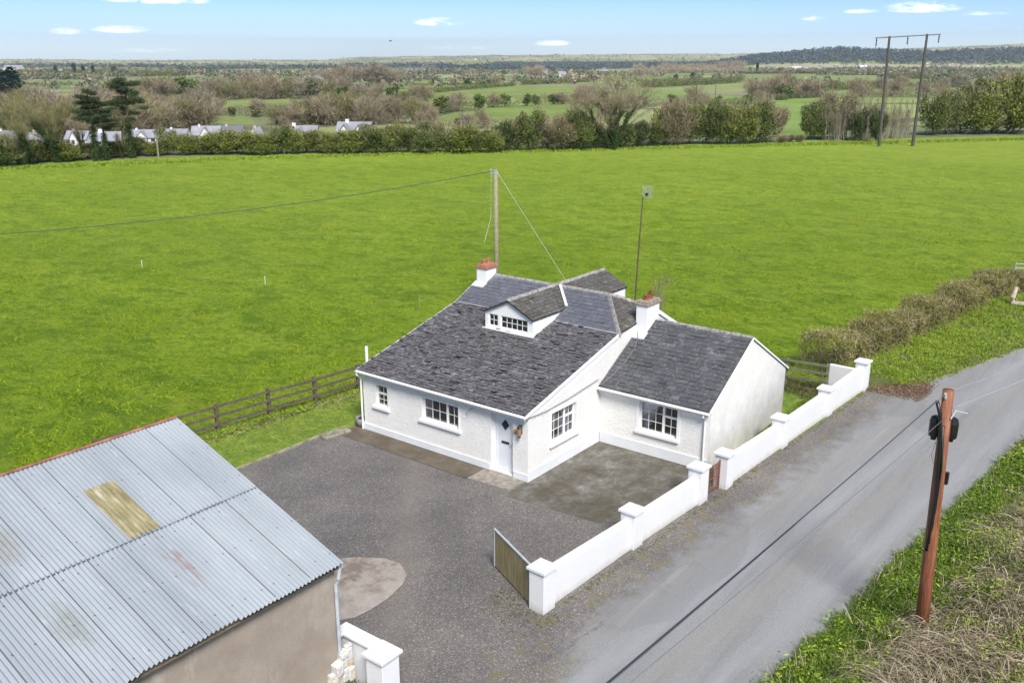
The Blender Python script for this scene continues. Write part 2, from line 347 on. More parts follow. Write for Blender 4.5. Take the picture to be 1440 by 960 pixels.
G = lambda *c: c
leafy('grass_blades', [(0, (.06, .14, .008)), (.45, (.17, .255, .010)), (.8, (.25, .33, .02)), (1, (.24, .36, .05))], .3, mixn=.35)
leafy('lawn_blades', [(0, (.07, .13, .02)), (.5, (.13, .20, .025)), (1, (.27, .30, .10))], .6, mixn=.35)
leafy('lush_leaves', [(0, (0.026, 0.063, 0.008)), (.35, (0.075, 0.144, 0.016)), (.6, (0.141, 0.231, 0.024)), (1, (0.299, 0.376, 0.057))], .9, mixn=.5)
leafy('bank_leaves', [(0, (0.056, 0.097, 0.014)), (.35, (0.160, 0.237, 0.023)), (.65, (0.264, 0.369, 0.041)), (1, (0.500, 0.562, 0.124))], .7, mixn=.5)
leafy('dead_grass', [(0, (0.120, 0.102, 0.060)), (.35, (0.264, 0.216, 0.144)), (.7, (0.456, 0.384, 0.282)), (1, (0.672, 0.600, 0.480))], .8, mixn=.4)
leafy('dead_leaves', [(0, (.09, .055, .035)), (.5, (.20, .125, .085)), (1, (.36, .26, .18))], .8)
leafy('bramble_leaves', [(0, (.03, .05, .012)), (.4, (.09, .12, .03)), (.7, (.18, .16, .08)), (1, (.30, .25, .15))], .8)
leafy('hedge_leaves', [(0, (.05, .045, .02)), (.36, (.13, .11, .045)), (.50, (.21, .20, .045)), (.60, (.24, .26, .05)), (.74, (.22, .17, .085)), (1, (.38, .31, .17))], .40, mixn=.78)
leafy('hedgerow_green', [(0, (0.018, 0.037, 0.007)), (.35, (0.059, 0.096, 0.016)), (.62, (0.119, 0.167, 0.030)), (1, (0.238, 0.271, 0.070))], .6, mixn=.4)
leafy('hedgerow_lime', [(0, (0.037, 0.058, 0.010)), (.35, (0.115, 0.154, 0.022)), (.65, (0.207, 0.244, 0.037)), (1, (0.329, 0.359, 0.086))], .6, mixn=.4)
leafy('hedgerow_brown', [(0, (0.041, 0.041, 0.019)), (.35, (0.121, 0.115, 0.054)), (.65, (0.230, 0.203, 0.101)), (1, (0.392, 0.338, 0.203))], .6, mixn=.4)
leafy('ivy_leaves', [(0, (0.014, 0.028, 0.008)), (.4, (0.039, 0.070, 0.020)), (.7, (0.077, 0.126, 0.031)), (1, (0.140, 0.196, 0.063))], .5, mixn=.4)
leafy('pine_needles', [(0, (0.013, 0.029, 0.013)), (.5, (0.039, 0.069, 0.029)), (1, (0.098, 0.122, 0.054))], .5, mixn=.4)
leafy('cedar_needles', [(0, (.006, .024, .018)), (.5, (.016, .052, .038)), (1, (.035, .085, .06))], .3, mixn=.4)
leafy('twigs_brown', [(0, (0.146, 0.117, 0.072)), (.5, (0.281, 0.228, 0.151)), (1, (0.451, 0.388, 0.266))], .3, mixn=.4)
leafy('twigs_grey', [(0, (.14, .115, .085)), (.5, (.27, .23, .17)), (1, (.44, .38, .29))], .3, mixn=.4)
leafy('twigs_pale', [(0, (.22, .18, .11)), (.5, (.40, .33, .23)), (1, (.58, .48, .36))], .3, mixn=.4)
leafy('twigs_olive', [(0, (.10, .095, .04)), (.5, (.20, .19, .08)), (1, (.32, .30, .15))], .3, mixn=.4)
leafy('blossom', [(0, (.05, .09, .03)), (.6, (.12, .17, .06)), (.8, (.5, .5, .42)), (1, (.75, .75, .68))], .3, mixn=.1)
m, nt, b = nodes('far_foliage'); a_ = nt.nodes.new('ShaderNodeAttribute'); a_.attribute_name = 'cover'
L(nt, mix(nt, 1.0, a_.outputs['Color'], ramp(nt, island(nt), [(0, .55), (1, 1.35)]), 'MULTIPLY'), b.inputs['Base Color']); b.inputs['Roughness'].default_value = .95; b.inputs['Specular IOR Level'].default_value = .1; MATS['far_foliage'] = m

# ------------------------------------------------------------------ mesh helpers
class MB:
    def __init__(s): s.v = []; s.f = []
    def poly(s, pts):
        i = len(s.v); s.v += [tuple(p) for p in pts]; s.f.append(tuple(range(i, i + len(pts)))); return s
    def box(s, x0, x1, y0, y1, z0, z1, M=None):
        if x0 > x1: x0, x1 = x1, x0
        if y0 > y1: y0, y1 = y1, y0
        i = len(s.v); P = [(x, y, z) for z in (z0, z1) for x, y in ((x0, y0), (x1, y0), (x1, y1), (x0, y1))]
        if M is not None: P = [tuple(M @ Vector(p)) for p in P]
        s.v += P
        s.f += [tuple(i + k for k in q) for q in ((3, 2, 1, 0), (4, 5, 6, 7), (0, 1, 5, 4), (1, 2, 6, 5), (2, 3, 7, 6), (3, 0, 4, 7))]; return s
    def tube(s, pts, r, n=8, cap=True):
        pts = [Vector(p) for p in pts]; rr = r if hasattr(r, '__len__') else [r] * len(pts)
        up = Vector((0, 0, 1)); base = len(s.v)
        for k, p in enumerate(pts):
            t = (pts[min(k + 1, len(pts) - 1)] - pts[max(k - 1, 0)]).normalized()
            a = t.cross(up); a = a.normalized() if a.length > .05 else Vector((1, 0, 0)); b = t.cross(a)
            for j in range(n):
                w = 2 * math.pi * j / n; s.v.append(tuple(p + (a * math.cos(w) + b * math.sin(w)) * rr[k]))
        for k in range(len(pts) - 1):
            for j in range(n):
                a0 = base + k * n + j; a1 = base + k * n + (j + 1) % n; s.f.append((a0, a1, a1 + n, a0 + n))
        if cap:
            s.f.append(tuple(base + j for j in range(n))); e = base + (len(pts) - 1) * n; s.f.append(tuple(e + n - 1 - j for j in range(n)))
        return s
    def prism(s, poly, d):      # poly: 3D points, extruded by vector d
        n = len(poly); i = len(s.v); d = Vector(d); s.v += [tuple(p) for p in poly] + [tuple(Vector(p) + d) for p in poly]
        s.f.append(tuple(range(i, i + n))); s.f.append(tuple(range(i + 2 * n - 1, i + n - 1, -1)))
        for k in range(n): s.f.append((i + k, i + (k + 1) % n, i + n + (k + 1) % n, i + n + k))
        return s
    def lathe(s, c, prof, n=14):
        i = len(s.v)
        for r, z in prof:
            for j in range(n): w = 2 * math.pi * j / n; s.v.append((c[0] + r * math.cos(w), c[1] + r * math.sin(w), c[2] + z))
        for k in range(len(prof) - 1):
            for j in range(n): a = i + k * n + j; bb = i + k * n + (j + 1) % n; s.f.append((a, bb, bb + n, a + n))
        s.f.append(tuple(i + n - 1 - j for j in range(n))); e = i + (len(prof) - 1) * n; s.f.append(tuple(e + j for j in range(n)))
        return s
    def build(s, name, mat, parent=None, smooth=False, fix=True, bevel=0):
        me = bpy.data.meshes.new(name); me.from_pydata(s.v, [], s.f)
        if fix:
            import bmesh
            bm = bmesh.new(); bm.from_mesh(me); bmesh.ops.recalc_face_normals(bm, faces=bm.faces); bm.to_mesh(me); bm.free()
        me.materials.append(MATS[mat]); me.update()
        if smooth: me.polygons.foreach_set('use_smooth', [True] * len(me.polygons))
        o = bpy.data.objects.new(name, me); COL.objects.link(o)
        if parent is not None: o.parent = parent; o.matrix_parent_inverse = Matrix.Translation(-Vector(parent.location)) if parent.type == 'EMPTY' and parent.parent is None and parent.get('worldparts') else Matrix()
        if bevel:
            bv = o.modifiers.new('bevel', 'BEVEL'); bv.width = bevel; bv.segments = 2; bv.limit_method = 'ANGLE'
        return o
def tag(o, label=None, cat=None, group=None, kind=None):
    if label: o['label'] = label
    if cat: o['category'] = cat
    if group: o['group'] = group
    if kind: o['kind'] = kind
    return o
def empty(name, loc, label, cat, group=None, world=False):
    o = bpy.data.objects.new(name, None); COL.objects.link(o); o.location = loc; o.empty_display_size = .2
    if world: o['worldparts'] = 1
    return tag(o, label, cat, group)
def npmesh(name, V, F, mats, parent=None, midx=None, attrs=None, smooth=False):
    me = bpy.data.meshes.new(name); V = np.ascontiguousarray(V, dtype=np.float32); F = np.ascontiguousarray(F, dtype=np.int32)
    n, k = F.shape
    me.vertices.add(len(V)); me.vertices.foreach_set('co', V.ravel())
    me.loops.add(n * k); me.loops.foreach_set('vertex_index', F.ravel())
    me.polygons.add(n); me.polygons.foreach_set('loop_start', np.arange(n, dtype=np.int32) * k)
    for mm in mats: me.materials.append(MATS[mm])
    if midx is not None: me.polygons.foreach_set('material_index', np.asarray(midx, dtype=np.int32))
    me.update(calc_edges=True)
    if smooth: me.polygons.foreach_set('use_smooth', np.ones(n, bool))
    for an, (ty, arr) in (attrs or {}).items():
        a = me.attributes.new(an, ty, 'POINT'); a.data.foreach_set('color' if ty == 'FLOAT_COLOR' else 'value', np.ascontiguousarray(arr, dtype=np.float32).ravel())
    o = bpy.data.objects.new(name, me); COL.objects.link(o)
    if parent is not None: o.parent = parent
    return o
def rnd_dirs(n):
    v = rs.normal(size=(n, 3)); return v / np.linalg.norm(v, axis=1)[:, None]
def leaves(P, size, up=0.0, aspect=1.0):          # random quads round points
    n = len(P); a = rnd_dirs(n); a[:, 2] *= (1 - up); a /= np.linalg.norm(a, axis=1)[:, None]
    b = np.cross(a, rnd_dirs(n)); b /= np.linalg.norm(b, axis=1)[:, None] + 1e-9
    s = (size * rs.uniform(.6, 1.4, n))[:, None]
    V = np.stack([P - a * s - b * s * .2 * aspect, P - b * s * .5 * aspect, P + a * s, P + b * s * .5 * aspect], 1).reshape(-1, 3)
    return V, np.arange(4 * n).reshape(-1, 4)
def strands(P, D, length, width, droop=0.0, seg=1):    # thin strips from P along D
    n = len(P); D = D / np.linalg.norm(D, axis=1)[:, None]
    w = np.cross(D, rnd_dirs(n)); w /= np.linalg.norm(w, axis=1)[:, None] + 1e-9; w = w * (width * rs.uniform(.6, 1.4, n))[:, None]
    Ln = (length * rs.uniform(.5, 1.3, n))[:, None]
    rows = []
    for k in range(seg + 1):
        t = k / seg; C = P + D * Ln * t; C = C - np.array([0, 0, 1.]) * droop * Ln * t * t
        ww = w * (1 - .8 * t); rows += [C - ww, C + ww]
    V = np.stack(rows, 1).reshape(-1, 3); m = 2 * (seg + 1)
    F = np.concatenate([np.arange(n)[:, None] * m + np.array([2 * k, 2 * k + 1, 2 * k + 3, 2 * k + 2])[None] for k in range(seg)])
    return V, F
def blobpts(blobs, n, shell=.45):
    blobs = np.array(blobs, float); w = blobs[:, 3] * blobs[:, 4] * blobs[:, 5]; w = w ** .8; idx = rs.choice(len(blobs), n, p=w / w.sum())
    B = blobs[idx]; d = rnd_dirs(n); r = rs.uniform(0, 1, n) ** shell
    r = r * (1 + .16 * np.sin(d[:, 0] * 7 + idx) * np.sin(d[:, 2] * 6 + idx * 2))
    return B[:, :3] + d * r[:, None] * B[:, 3:6]
def join(*vf):
    V = []; F = []; M = []; o = 0
    for k, (v, f) in enumerate(vf):
        V.append(v); F.append(f + o); M.append(np.full(len(f), k)); o += len(v)
    return np.concatenate(V), np.concatenate(F), np.concatenate(M)
def tree_skeleton(h, spread, r0, depth_=4, kids=4, up=.35, first=.3, seed=0, lean=(0, 0), base=.45):
    rg = random.Random(seed); segs = []; tips = []
    def grow(p, d, ln, r, lv):
        pts = [p]; q = p.copy(); dd = d.copy(); nseg = 3 if lv < 3 else 2
        for k in range(nseg):
            dd = (dd + Vector((rg.gauss(0, .13), rg.gauss(0, .13), rg.gauss(0, .08) + up * .12))).normalized(); q = q + dd * ln / nseg; pts.append(q.copy())
        r1 = r * (.62 if lv else .55); segs.append((pts, [r + (r1 - r) * k / nseg for k in range(nseg + 1)], lv))
        if lv >= depth_: tips.append((pts[-1], dd.copy(), pts[0])); return
        for k in range(kids if lv else kids + 2):
            t = rg.uniform(first, 1) if lv == 0 else rg.uniform(.35, 1); fi = t * nseg; i = min(int(fi), nseg - 1); pp = pts[i].lerp(pts[i + 1], fi - i)
            w = rg.uniform(0, 2 * math.pi); out = Vector((math.cos(w), math.sin(w), rg.uniform(.1, .9) * up * 2)).normalized()
            nd = (dd * (1 - spread) + out * spread).normalized(); grow(pp, nd, ln * rg.uniform(.5, .72), r1 * rg.uniform(.5, .8), lv + 1)
        grow(pts[-1], (dd + Vector((rg.gauss(0, .2), rg.gauss(0, .2), 0))).normalized(), ln * .6, r1 * .8, lv + 1)
    grow(Vector((0, 0, -.3)), Vector((lean[0], lean[1], 1)).normalized(), h * base, r0, 0)
    return segs, tips
def limb_mesh(segs, maxlv=3, n=5):
    mb = MB()
    for pts, rr, lv in segs:
        if lv <= maxlv: mb.tube(pts, rr, max(3, n - lv), cap=False)
    return mb
def limbs_np(segs, maxlv=3, n=5):
    mb = limb_mesh(segs, maxlv, n); return np.array(mb.v), np.array(mb.f)

# ------------------------------------------------------------------ ground sheet: near fields, valley and far hills in one sheet
fieldpolys = [((.15, .125, .07), [(-40, 205), (275, 205), (275, 152), (-40, 140)]), # (colour, photo pixels of the corners on the land)
 ((.20, .27, .07), [(590, 172), (830, 166), (860, 146), (700, 149), (640, 158)]),
 ((.21, .27, .075), [(545, 138), (800, 138), (850, 122), (690, 120), (600, 127)]),
 ((.19, .25, .07), [(480, 127), (600, 124), (640, 118), (480, 119)]),
 ((.22, .27, .09), [(215, 147), (480, 146), (480, 133), (215, 133)]),
 ((.20, .25, .08), [(200, 173), (360, 175), (345, 161), (200, 158)]),
 ((.20, .30, .07), [(1060, 190), (1175, 192), (1170, 136), (1080, 136)]),
 ((.25, .29, .11), [(880, 128), (1075, 128), (1050, 113), (880, 121)]),
 ((.20, .28, .08), [(880, 142), (985, 142), (985, 127), (880, 128)]),
 ((.22, .27, .10), [(1040, 117), (1240, 117), (1235, 101), (1050, 100)]),
 ((.21, .26, .09), [(1150, 134), (1440, 130), (1440, 121), (1180, 123)]),
 ((.20, .26, .09), [(920, 112), (1050, 104), (1240, 98), (960, 96)]),
 ((.20, .27, .10), [(40, 122), (200, 122), (300, 108), (60, 106)]),
 ((.23, .25, .13), [(160, 116), (270, 116), (270, 106), (165, 106)]),
 ((.33, .36, .18), [(500, 113), (640, 110), (650, 106), (510, 108)]), ((.26, .34, .13), [(700, 107), (870, 105), (870, 101), (700, 102)]), ((.40, .37, .24), [(1060, 96), (1440, 94), (1440, 91), (1060, 92)]),
 ((.36, .38, .20), [(280, 116), (470, 117), (470, 113), (290, 112)]), ((.30, .35, .16), [(820, 101), (1000, 97), (1000, 93), (830, 97)]),
 ((.055, .07, .075), [(640, 97), (800, 97), (960, 96), (960, 87), (800, 86), (700, 87)]),
 ((.12, .15, .13), [(520, 97), (700, 99), (700, 91), (520, 91)]),
 ((.42, .36, .22), [(0, 103), (65, 103), (60, 94), (0, 94)]),
]
fw_polys = [(c, np.array([at(*p)[:2] for p in pp])) for c, pp in fieldpolys]
def inpoly(x, y, P):
    r = np.zeros(x.shape, bool); n = len(P)
    for i in range(n):
        x0, y0 = P[i]; x1, y1 = P[(i + 1) % n]
        c = ((y0 > y) != (y1 > y)) & (x < (x1 - x0) * (y - y0) / (y1 - y0 + 1e-12) + x0); r ^= c
    return r
seeds = []
gs = 150.
for i in range(-52, 53):
    for j in range(-52, 53):
        seeds.append(((i + rs.uniform(-.42, .42)) * gs, (j + rs.uniform(-.42, .42)) * gs * 1.0))
seeds = np.array(seeds)
pal = np.array([(.21, .29, .08), (.25, .32, .10), (.31, .35, .15), (.18, .24, .09), (.27, .26, .16), (.38, .35, .22), (.19, .22, .11), (.28, .36, .12)])
scol = pal[rs.randint(0, len(pal), len(seeds))]
def vor(x, y):          # nearest seed + distance to the cell border (field boundary)
    a = (np.rint(x / gs)).astype(int); b_ = (np.rint(y / gs)).astype(int)
    best = np.full(x.shape, 1e9); sec = np.full(x.shape, 1e9); bi = np.zeros(x.shape, int)
    for di in (-2, -1, 0, 1, 2):
        for dj in (-2, -1, 0, 1, 2):
            ii = np.clip(a + di, -52, 52) + 52; jj = np.clip(b_ + dj, -52, 52) + 52; k = ii * 105 + jj
            d = np.hypot(x - seeds[k, 0], y - seeds[k, 1])
            nb = d < best; sec = np.where(nb, best, np.minimum(sec, d)); bi = np.where(nb, k, bi); best = np.where(nb, d, best)
    return bi, sec - best
def cover(x, y):
    x = np.asarray(x, float); y = np.asarray(y, float)
    a, b = ab(x, y); d = b - np.interp(a, HLA, HLB)
    k, e = vor(x, y); c = scol[k].copy()
    hedge = (e < 10)[..., None]; c = np.where(hedge, np.array([.14, .15, .08]), c)
    px = 720 + FPX * .94 * a / np.maximum(b, 50)
    scrub = sm((420 - b) / 150) * sm((1000 - px) / 200)
    c = c * (1 - scrub[..., None] * .6) + np.array([.13, .12, .06]) * scrub[..., None] * .6
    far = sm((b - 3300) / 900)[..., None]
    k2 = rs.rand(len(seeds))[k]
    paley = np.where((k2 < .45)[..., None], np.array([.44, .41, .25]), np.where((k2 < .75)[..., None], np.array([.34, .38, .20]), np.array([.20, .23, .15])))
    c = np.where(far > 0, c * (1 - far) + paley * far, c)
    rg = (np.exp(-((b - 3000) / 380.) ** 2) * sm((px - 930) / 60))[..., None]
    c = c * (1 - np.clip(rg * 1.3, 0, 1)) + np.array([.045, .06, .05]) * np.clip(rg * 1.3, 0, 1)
    for col, P in fw_polys: c = np.where((inpoly(x, y, P))[..., None], np.array(col), c)
    return c, d
ring = np.concatenate([[0.01, 4, 8], np.arange(12, 100, 4.), np.arange(100, 210, 1.0), np.geomspace(211, 7000, 470)])
azc = np.concatenate([np.arange(-180, -42, 6.), np.arange(-42, 42, .12), np.arange(42, 180, 6.)])
A, Rr = np.meshgrid(np.radians(azc), ring)
gx = CAM[0] + Rr * (np.sin(A) * RT[0] + np.cos(A) * FW[0]); gy = CAM[1] + Rr * (np.sin(A) * RT[1] + np.cos(A) * FW[1])
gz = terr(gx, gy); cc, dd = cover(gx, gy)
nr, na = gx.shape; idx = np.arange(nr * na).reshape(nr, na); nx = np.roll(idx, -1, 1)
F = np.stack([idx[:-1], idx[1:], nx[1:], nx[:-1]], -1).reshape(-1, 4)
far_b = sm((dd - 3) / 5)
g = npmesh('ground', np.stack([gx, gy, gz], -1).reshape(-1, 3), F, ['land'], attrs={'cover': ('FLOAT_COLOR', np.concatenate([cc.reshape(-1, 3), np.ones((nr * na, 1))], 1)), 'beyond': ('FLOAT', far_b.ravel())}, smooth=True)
tag(g, kind='structure')

# ------------------------------------------------------------------ yard, road, kerbs
def sheet(name, pts, z, mat, th=0.0):
    mb = MB(); mb.poly([(x, y, z) for x, y in pts])
    if th: mb.prism([(x, y, z - .001) for x, y in pts], (0, 0, -th))
    return tag(mb.build(name, mat), kind='structure')
def wx(Y): return 5.06 + .052 * Y             # outer foot of the boundary wall
sheet('yard', [(-8.1, -26), (6.2, -26), (5.4, -5.5), (wx(4.6) - .2, 4.6), (0.05, 4.6), (0.05, .02), (-7.9, .02), (-8.1, -.6)], .008, 'yard_gravel')
# road: curves gently right beyond the end of the wall
ys = [-60, -26, -5.4, 0, 5, 10, 14.2, 15.6, 17, 20, 23, 26, 30, 35, 42, 55, 80]
def road_l(Y): return float(np.interp(Y, [-60, -26, -5.6, 15.5, 17, 20, 26, 35, 55, 80], [3.5, 4.2, 4.66, 5.85, 7.35, 8.15, 9.85, 13.2, 22, 36]))
def road_r(Y): return float(np.interp(Y, [-60, -26, -4.8, 12.85, 20, 26, 35, 55, 80], [6.8, 8.4, 10.24, 12.1, 13.3, 14.9, 18.2, 27, 41]))
mb = MB()
for y0, y1 in zip(ys[:-1], ys[1:]): mb.poly([(road_l(y0), y0, .014), (road_r(y0), y0, .014), (road_r(y1), y1, .014), (road_l(y1), y1, .014)])
tag(mb.build('road', 'road_tarmac'), kind='structure')
sheet('lawn', [(-11.2, -14), (-8.28, -14), (-8.12, -.6), (-7.4, .1), (-7.35, 12), (-11.2, 12)], .006, 'lawn_grass')
sheet('side_lawn', [(4.22, 4.9), (wx(5), 5), (wx(14), 14), (-7.2, 14), (-7.2, 11.2), (4.22, 10.9)], .006, 'lawn_grass')
sheet('path', [(-7.95, -.95), (-1.75, -1.0), (-1.75, -.01), (-7.75, -.01)], .03, 'apron_concrete', .05)
sheet('doorstep_path', [(-1.72, -.95), (-.1, -.85), (-.06, -.02), (-1.72, -.01)], .034, 'slab_concrete', .05)
sheet('patio', [(.04, -1.2), (3.2, -.95), (4.55, -.1), (4.85, 4.22), (.04, 4.22), (-.05, -.2)], .020, 'mossy_concrete', .03)
pp = [(477, 785), (505, 784), (540, 785), (562, 792), (572, 808), (566, 822), (545, 842), (520, 858), (500, 868), (478, 872), (440, 850), (440, 790)]
sheet('concrete_patch', [tuple(on(a, b_, z=0)[:2]) for a, b_ in pp], .018, 'patch_concrete')
kb = MB().box(-8.20, -8.12, -14, -1.5, -.05, .09).box(-8.16, -8.04, -1.5, -1.0, -.05, .08)
tag(kb.build('kerb', 'kerb_concrete', bevel=.02), kind='structure')

# loose slab, pot by the corner
p = on(471, 611, z=0)
sl = MB().box(-.26, .26, -.55, .55, 0, .10, Matrix.Translation((p[0], p[1], .01)) @ Matrix.Rotation(R(-8), 4, 'Z')).build('stone_slab', 'kerb_concrete', bevel=.02)
tag(sl, 'loose flat concrete slab lying at the corner where lawn kerb meets the path', 'slab')
p = on(512, 598, z=0)
t = empty('plant_pot', (p[0], p[1], 0), 'round grey stone pot on the grass at the far left foot of the cottage', 'pot')
MB().lathe((0, 0, 0), [(.20, 0), (.30, .10), (.33, .26), (.30, .34), (.26, .34), (.24, .28)], 16).build('bowl', 'stone_grey', t, smooth=True)
MB().lathe((0, 0, .26), [(.26, 0), (.18, .05), (.02, .08)], 12).build('soil', 'dark_room', t)

# ------------------------------------------------------------------ cottage
H = empty('cottage', (0, 0, 0), 'long low white roughcast cottage with patched slate roof and dormer beside the road', 'cottage')
def wallpanel(mb, O, ex, W_, z0, z1, holes, depth_=.22, nrm=None):
    """outer face from O along ex, holes: (a0,a1,b0,b1); reveals go inward"""
    O = Vector(O); ex = Vector(ex); inw = Vector(nrm) * -1
    xs = sorted({0, W_, *[h[0] for h in holes], *[h[1] for h in holes]}); zs = sorted({z0, z1, *[h[2] for h in holes], *[h[3] for h in holes]})
    for i in range(len(xs) - 1):
        for j in range(len(zs) - 1):
            cx, cz = (xs[i] + xs[i + 1]) / 2, (zs[j] + zs[j + 1]) / 2
            if any(h[0] < cx < h[1] and h[2] < cz < h[3] for h in holes): continue
            mb.poly([O + ex * a + Vector((0, 0, z)) for a, z in ((xs[i], zs[j]), (xs[i + 1], zs[j]), (xs[i + 1], zs[j + 1]), (xs[i], zs[j + 1]))])
    for a0, a1, b0, b1 in holes:
        c = [O + ex * a + Vector((0, 0, z)) for a, z in ((a0, b0), (a1, b0), (a1, b1), (a0, b1))]
        for k in range(4): mb.poly([c[k], c[(k + 1) % 4], c[(k + 1) % 4] + inw * depth_, c[k] + inw * depth_])
def window(parent, O, ex, nrm, w, h, panes, curtain=None, depth_=.13, sill=True, frame=.045, name='window', label=None):
    """O: lower left corner of the opening on the outer face; panes (x0,x1,z0,z1,cols,rows) in fractions"""
    O = Vector(O); ex = Vector(ex); nr = Vector(nrm)
    M = Matrix.Identity(4)
    for r in range(3): M[r][0] = ex[r]; M[r][1] = -nr[r]; M[r][2] = (0, 0, 1)[r]; M[r][3] = O[r]
    root = MB().box(0, frame, depth_ - .03, depth_ + .04, 0, h, M).box(w - frame, w, depth_ - .03, depth_ + .04, 0, h, M).box(frame, w - frame, depth_ - .03, depth_ + .04, 0, frame, M).box(frame, w - frame, depth_ - .03, depth_ + .04, h - frame, h, M)
    iw, ih = w - 2 * frame, h - 2 * frame
    xsplit = sorted({p[1] for p in panes if p[1] < .999}); bars = MB(); gl = MB()
    for xv in xsplit: root.box(frame + iw * xv - .04, frame + iw * xv + .04, depth_ - .032, depth_ + .038, frame, h - frame, M)
    for (a0, a1, b0, b1, nc, nrw) in panes:
        x0 = frame + iw * a0 + (.04 if a0 > .001 else 0); x1 = frame + iw * a1 - (.04 if a1 < .999 else 0); z0 = frame + ih * b0; z1 = frame + ih * b1
        if b1 < .999: root.box(x0, x1, depth_ - .026, depth_ + .036, z1 - .035, z1 + .035, M); z1 -= .035
        if b0 > .001: z0 += .035
        for c in range(1, nc): xx = x0 + (x1 - x0) * c / nc; bars.box(xx - .0075, xx + .0075, depth_ - .012, depth_ + .02, z0, z1, M)
        for r_ in range(1, nrw): zz = z0 + (z1 - z0) * r_ / nrw; bars.box(x0, x1, depth_ - .014, depth_ + .018, zz - .0075, zz + .0075, M)
        gl.poly([M @ Vector(q) for q in ((x0, depth_ + .004, z0), (x1, depth_ + .004, z0), (x1, depth_ + .004, z1), (x0, depth_ + .004, z1))])
    wo = root.build(name, 'white_gloss', parent)
    if label: wo['label'] = label
    bars.build('glazing_bar', 'white_gloss', wo); gl.build('pane', 'window_glass', wo, fix=False)
    if sill: MB().box(-.12, w + .12, -.09, depth_ - .035, -.11, -.003, M).build('sill', 'smooth_white', wo, bevel=.012)
    if curtain:
        for (c0, c1, c2) in curtain:      # x range at the top, x of the inner edge at the bottom
            cm = MB(); n = 26; prev = None
            for k in range(n + 1):
                f = k / n; y = depth_ + .14 + .022 * math.sin(f * 34)
                xt = c0 + (c1 - c0) * f; xb = c0 + (c2 - c0) * f
                q = (M @ Vector((xt * w, y, h - .05)), M @ Vector((((xt + xb) / 2 + (.06 if f > .8 and c2 < c1 else 0) * 0) * w, y, h * .45)), M @ Vector((xb * w, y, .03)))
                if prev: cm.poly([prev[0], q[0], q[1], prev[1]]); cm.poly([prev[1], q[1], q[2], prev[2]])
                prev = q
            cm.build('curtain', 'curtain', wo, fix=False, smooth=True)
    return wo
ZE, YB, ZB, YR, ZR, YK, ZK = 2.36, 5.3, 3.70, 7.15, 4.55, 11.0, 2.47
WL = -7.4
mb = MB()
holes = [(WL * -1 - 6.78, 7.4 - 6.20, 1.08, 1.87), (7.4 - 4.52, 7.4 - 2.88, 1.10, 1.90), (7.4 - 1.50, 7.4 - .60, .06, 2.03)]
wallpanel(mb, (WL, 0, 0), (1, 0, 0), 7.4, -.2, 2.34, holes, .22, (0, -1, 0))
mb.build('front_wall', 'roughcast', H, fix=False)
# gable wall towards the road
mb = MB()
g3 = (1.30, 2.74, .90, 1.95)
wallpanel(mb, (0, 0, 0), (0, 1, 0), 11.0, -.2, 2.34, [g3], .22, (1, 0, 0))
mb.poly([(0, 0, 2.34), (0, YB, ZB - .06), (0, 8.15, 3.94), (0, 11.0, 2.40), (0, 11.0, 2.34)])
mb.build('gable_wall', 'roughcast', H, fix=False)
mb = MB(); mb.prism([(WL - .004, .006, -.2), (WL - .004, 11, -.2), (WL - .004, 11, 2.38), (WL - .004, YR, ZR - .1), (WL - .004, YB, ZB - .08), (WL - .004, .006, 2.30)], (.2, 0, 0))
mb.box(WL + .2, -.01, 10.8, 11.0, -.2, 2.36); mb.build('rear_wall', 'roughcast', H)
# inside: floor and partition so that rooms read dark
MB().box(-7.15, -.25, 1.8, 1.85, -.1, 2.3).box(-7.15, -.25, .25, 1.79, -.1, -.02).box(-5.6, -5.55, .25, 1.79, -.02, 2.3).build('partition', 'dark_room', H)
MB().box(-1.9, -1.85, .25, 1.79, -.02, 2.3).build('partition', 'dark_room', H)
# wall plinths and smooth bands
MB().box(WL - .03, -1.52, -.035, -.001, -.05, .27).box(-.56, .037, -.035, -.001, -.05, .27).box(.001, .036, -.001, 4.2, -.05, .36).box(.04, 4.23, 4.213, 4.249, -.05, .40).build('plinth', 'plinth_white', H, bevel=.008)
MB().poly([(.012, .0, 2.02), (.012, 4.25, 3.02), (.012, YB, ZB - .10), (.012, 0, 2.30)]).build('gable_band', 'smooth_white', H, fix=False)
# wing
GX = 4.2
mb = MB()
wallpanel(mb, (0, 4.25, 0), (1, 0, 0), GX, -.2, 2.10, [(1.58, 3.02, .84, 1.90)], .22, (0, -1, 0))
mb.build('wing_front_wall', 'roughcast', H, fix=False)
YW, ZW = 7.2, 3.88
def wz(Y): return ZW - .568 * abs(Y - YW)
mb = MB(); mb.prism([(GX + .004, 4.256, -.2), (GX + .004, 10.55, -.2), (GX + .004, 10.55, wz(10.55) - .03), (GX + .004, YW, ZW - .03), (GX + .004, 4.256, wz(4.25) - .03)], (-.2, 0, 0))
mb.box(.01, GX - .2, 10.35, 10.55, -.2, 1.9); mb.build('wing_gable_wall', 'roughcast_gable', H)
MB().box(.03, 3.95, 6.2, 6.25, -.1, 2.3).box(.03, 3.95, 4.5, 6.19, -.1, -.02).build('partition', 'dark_room', H)
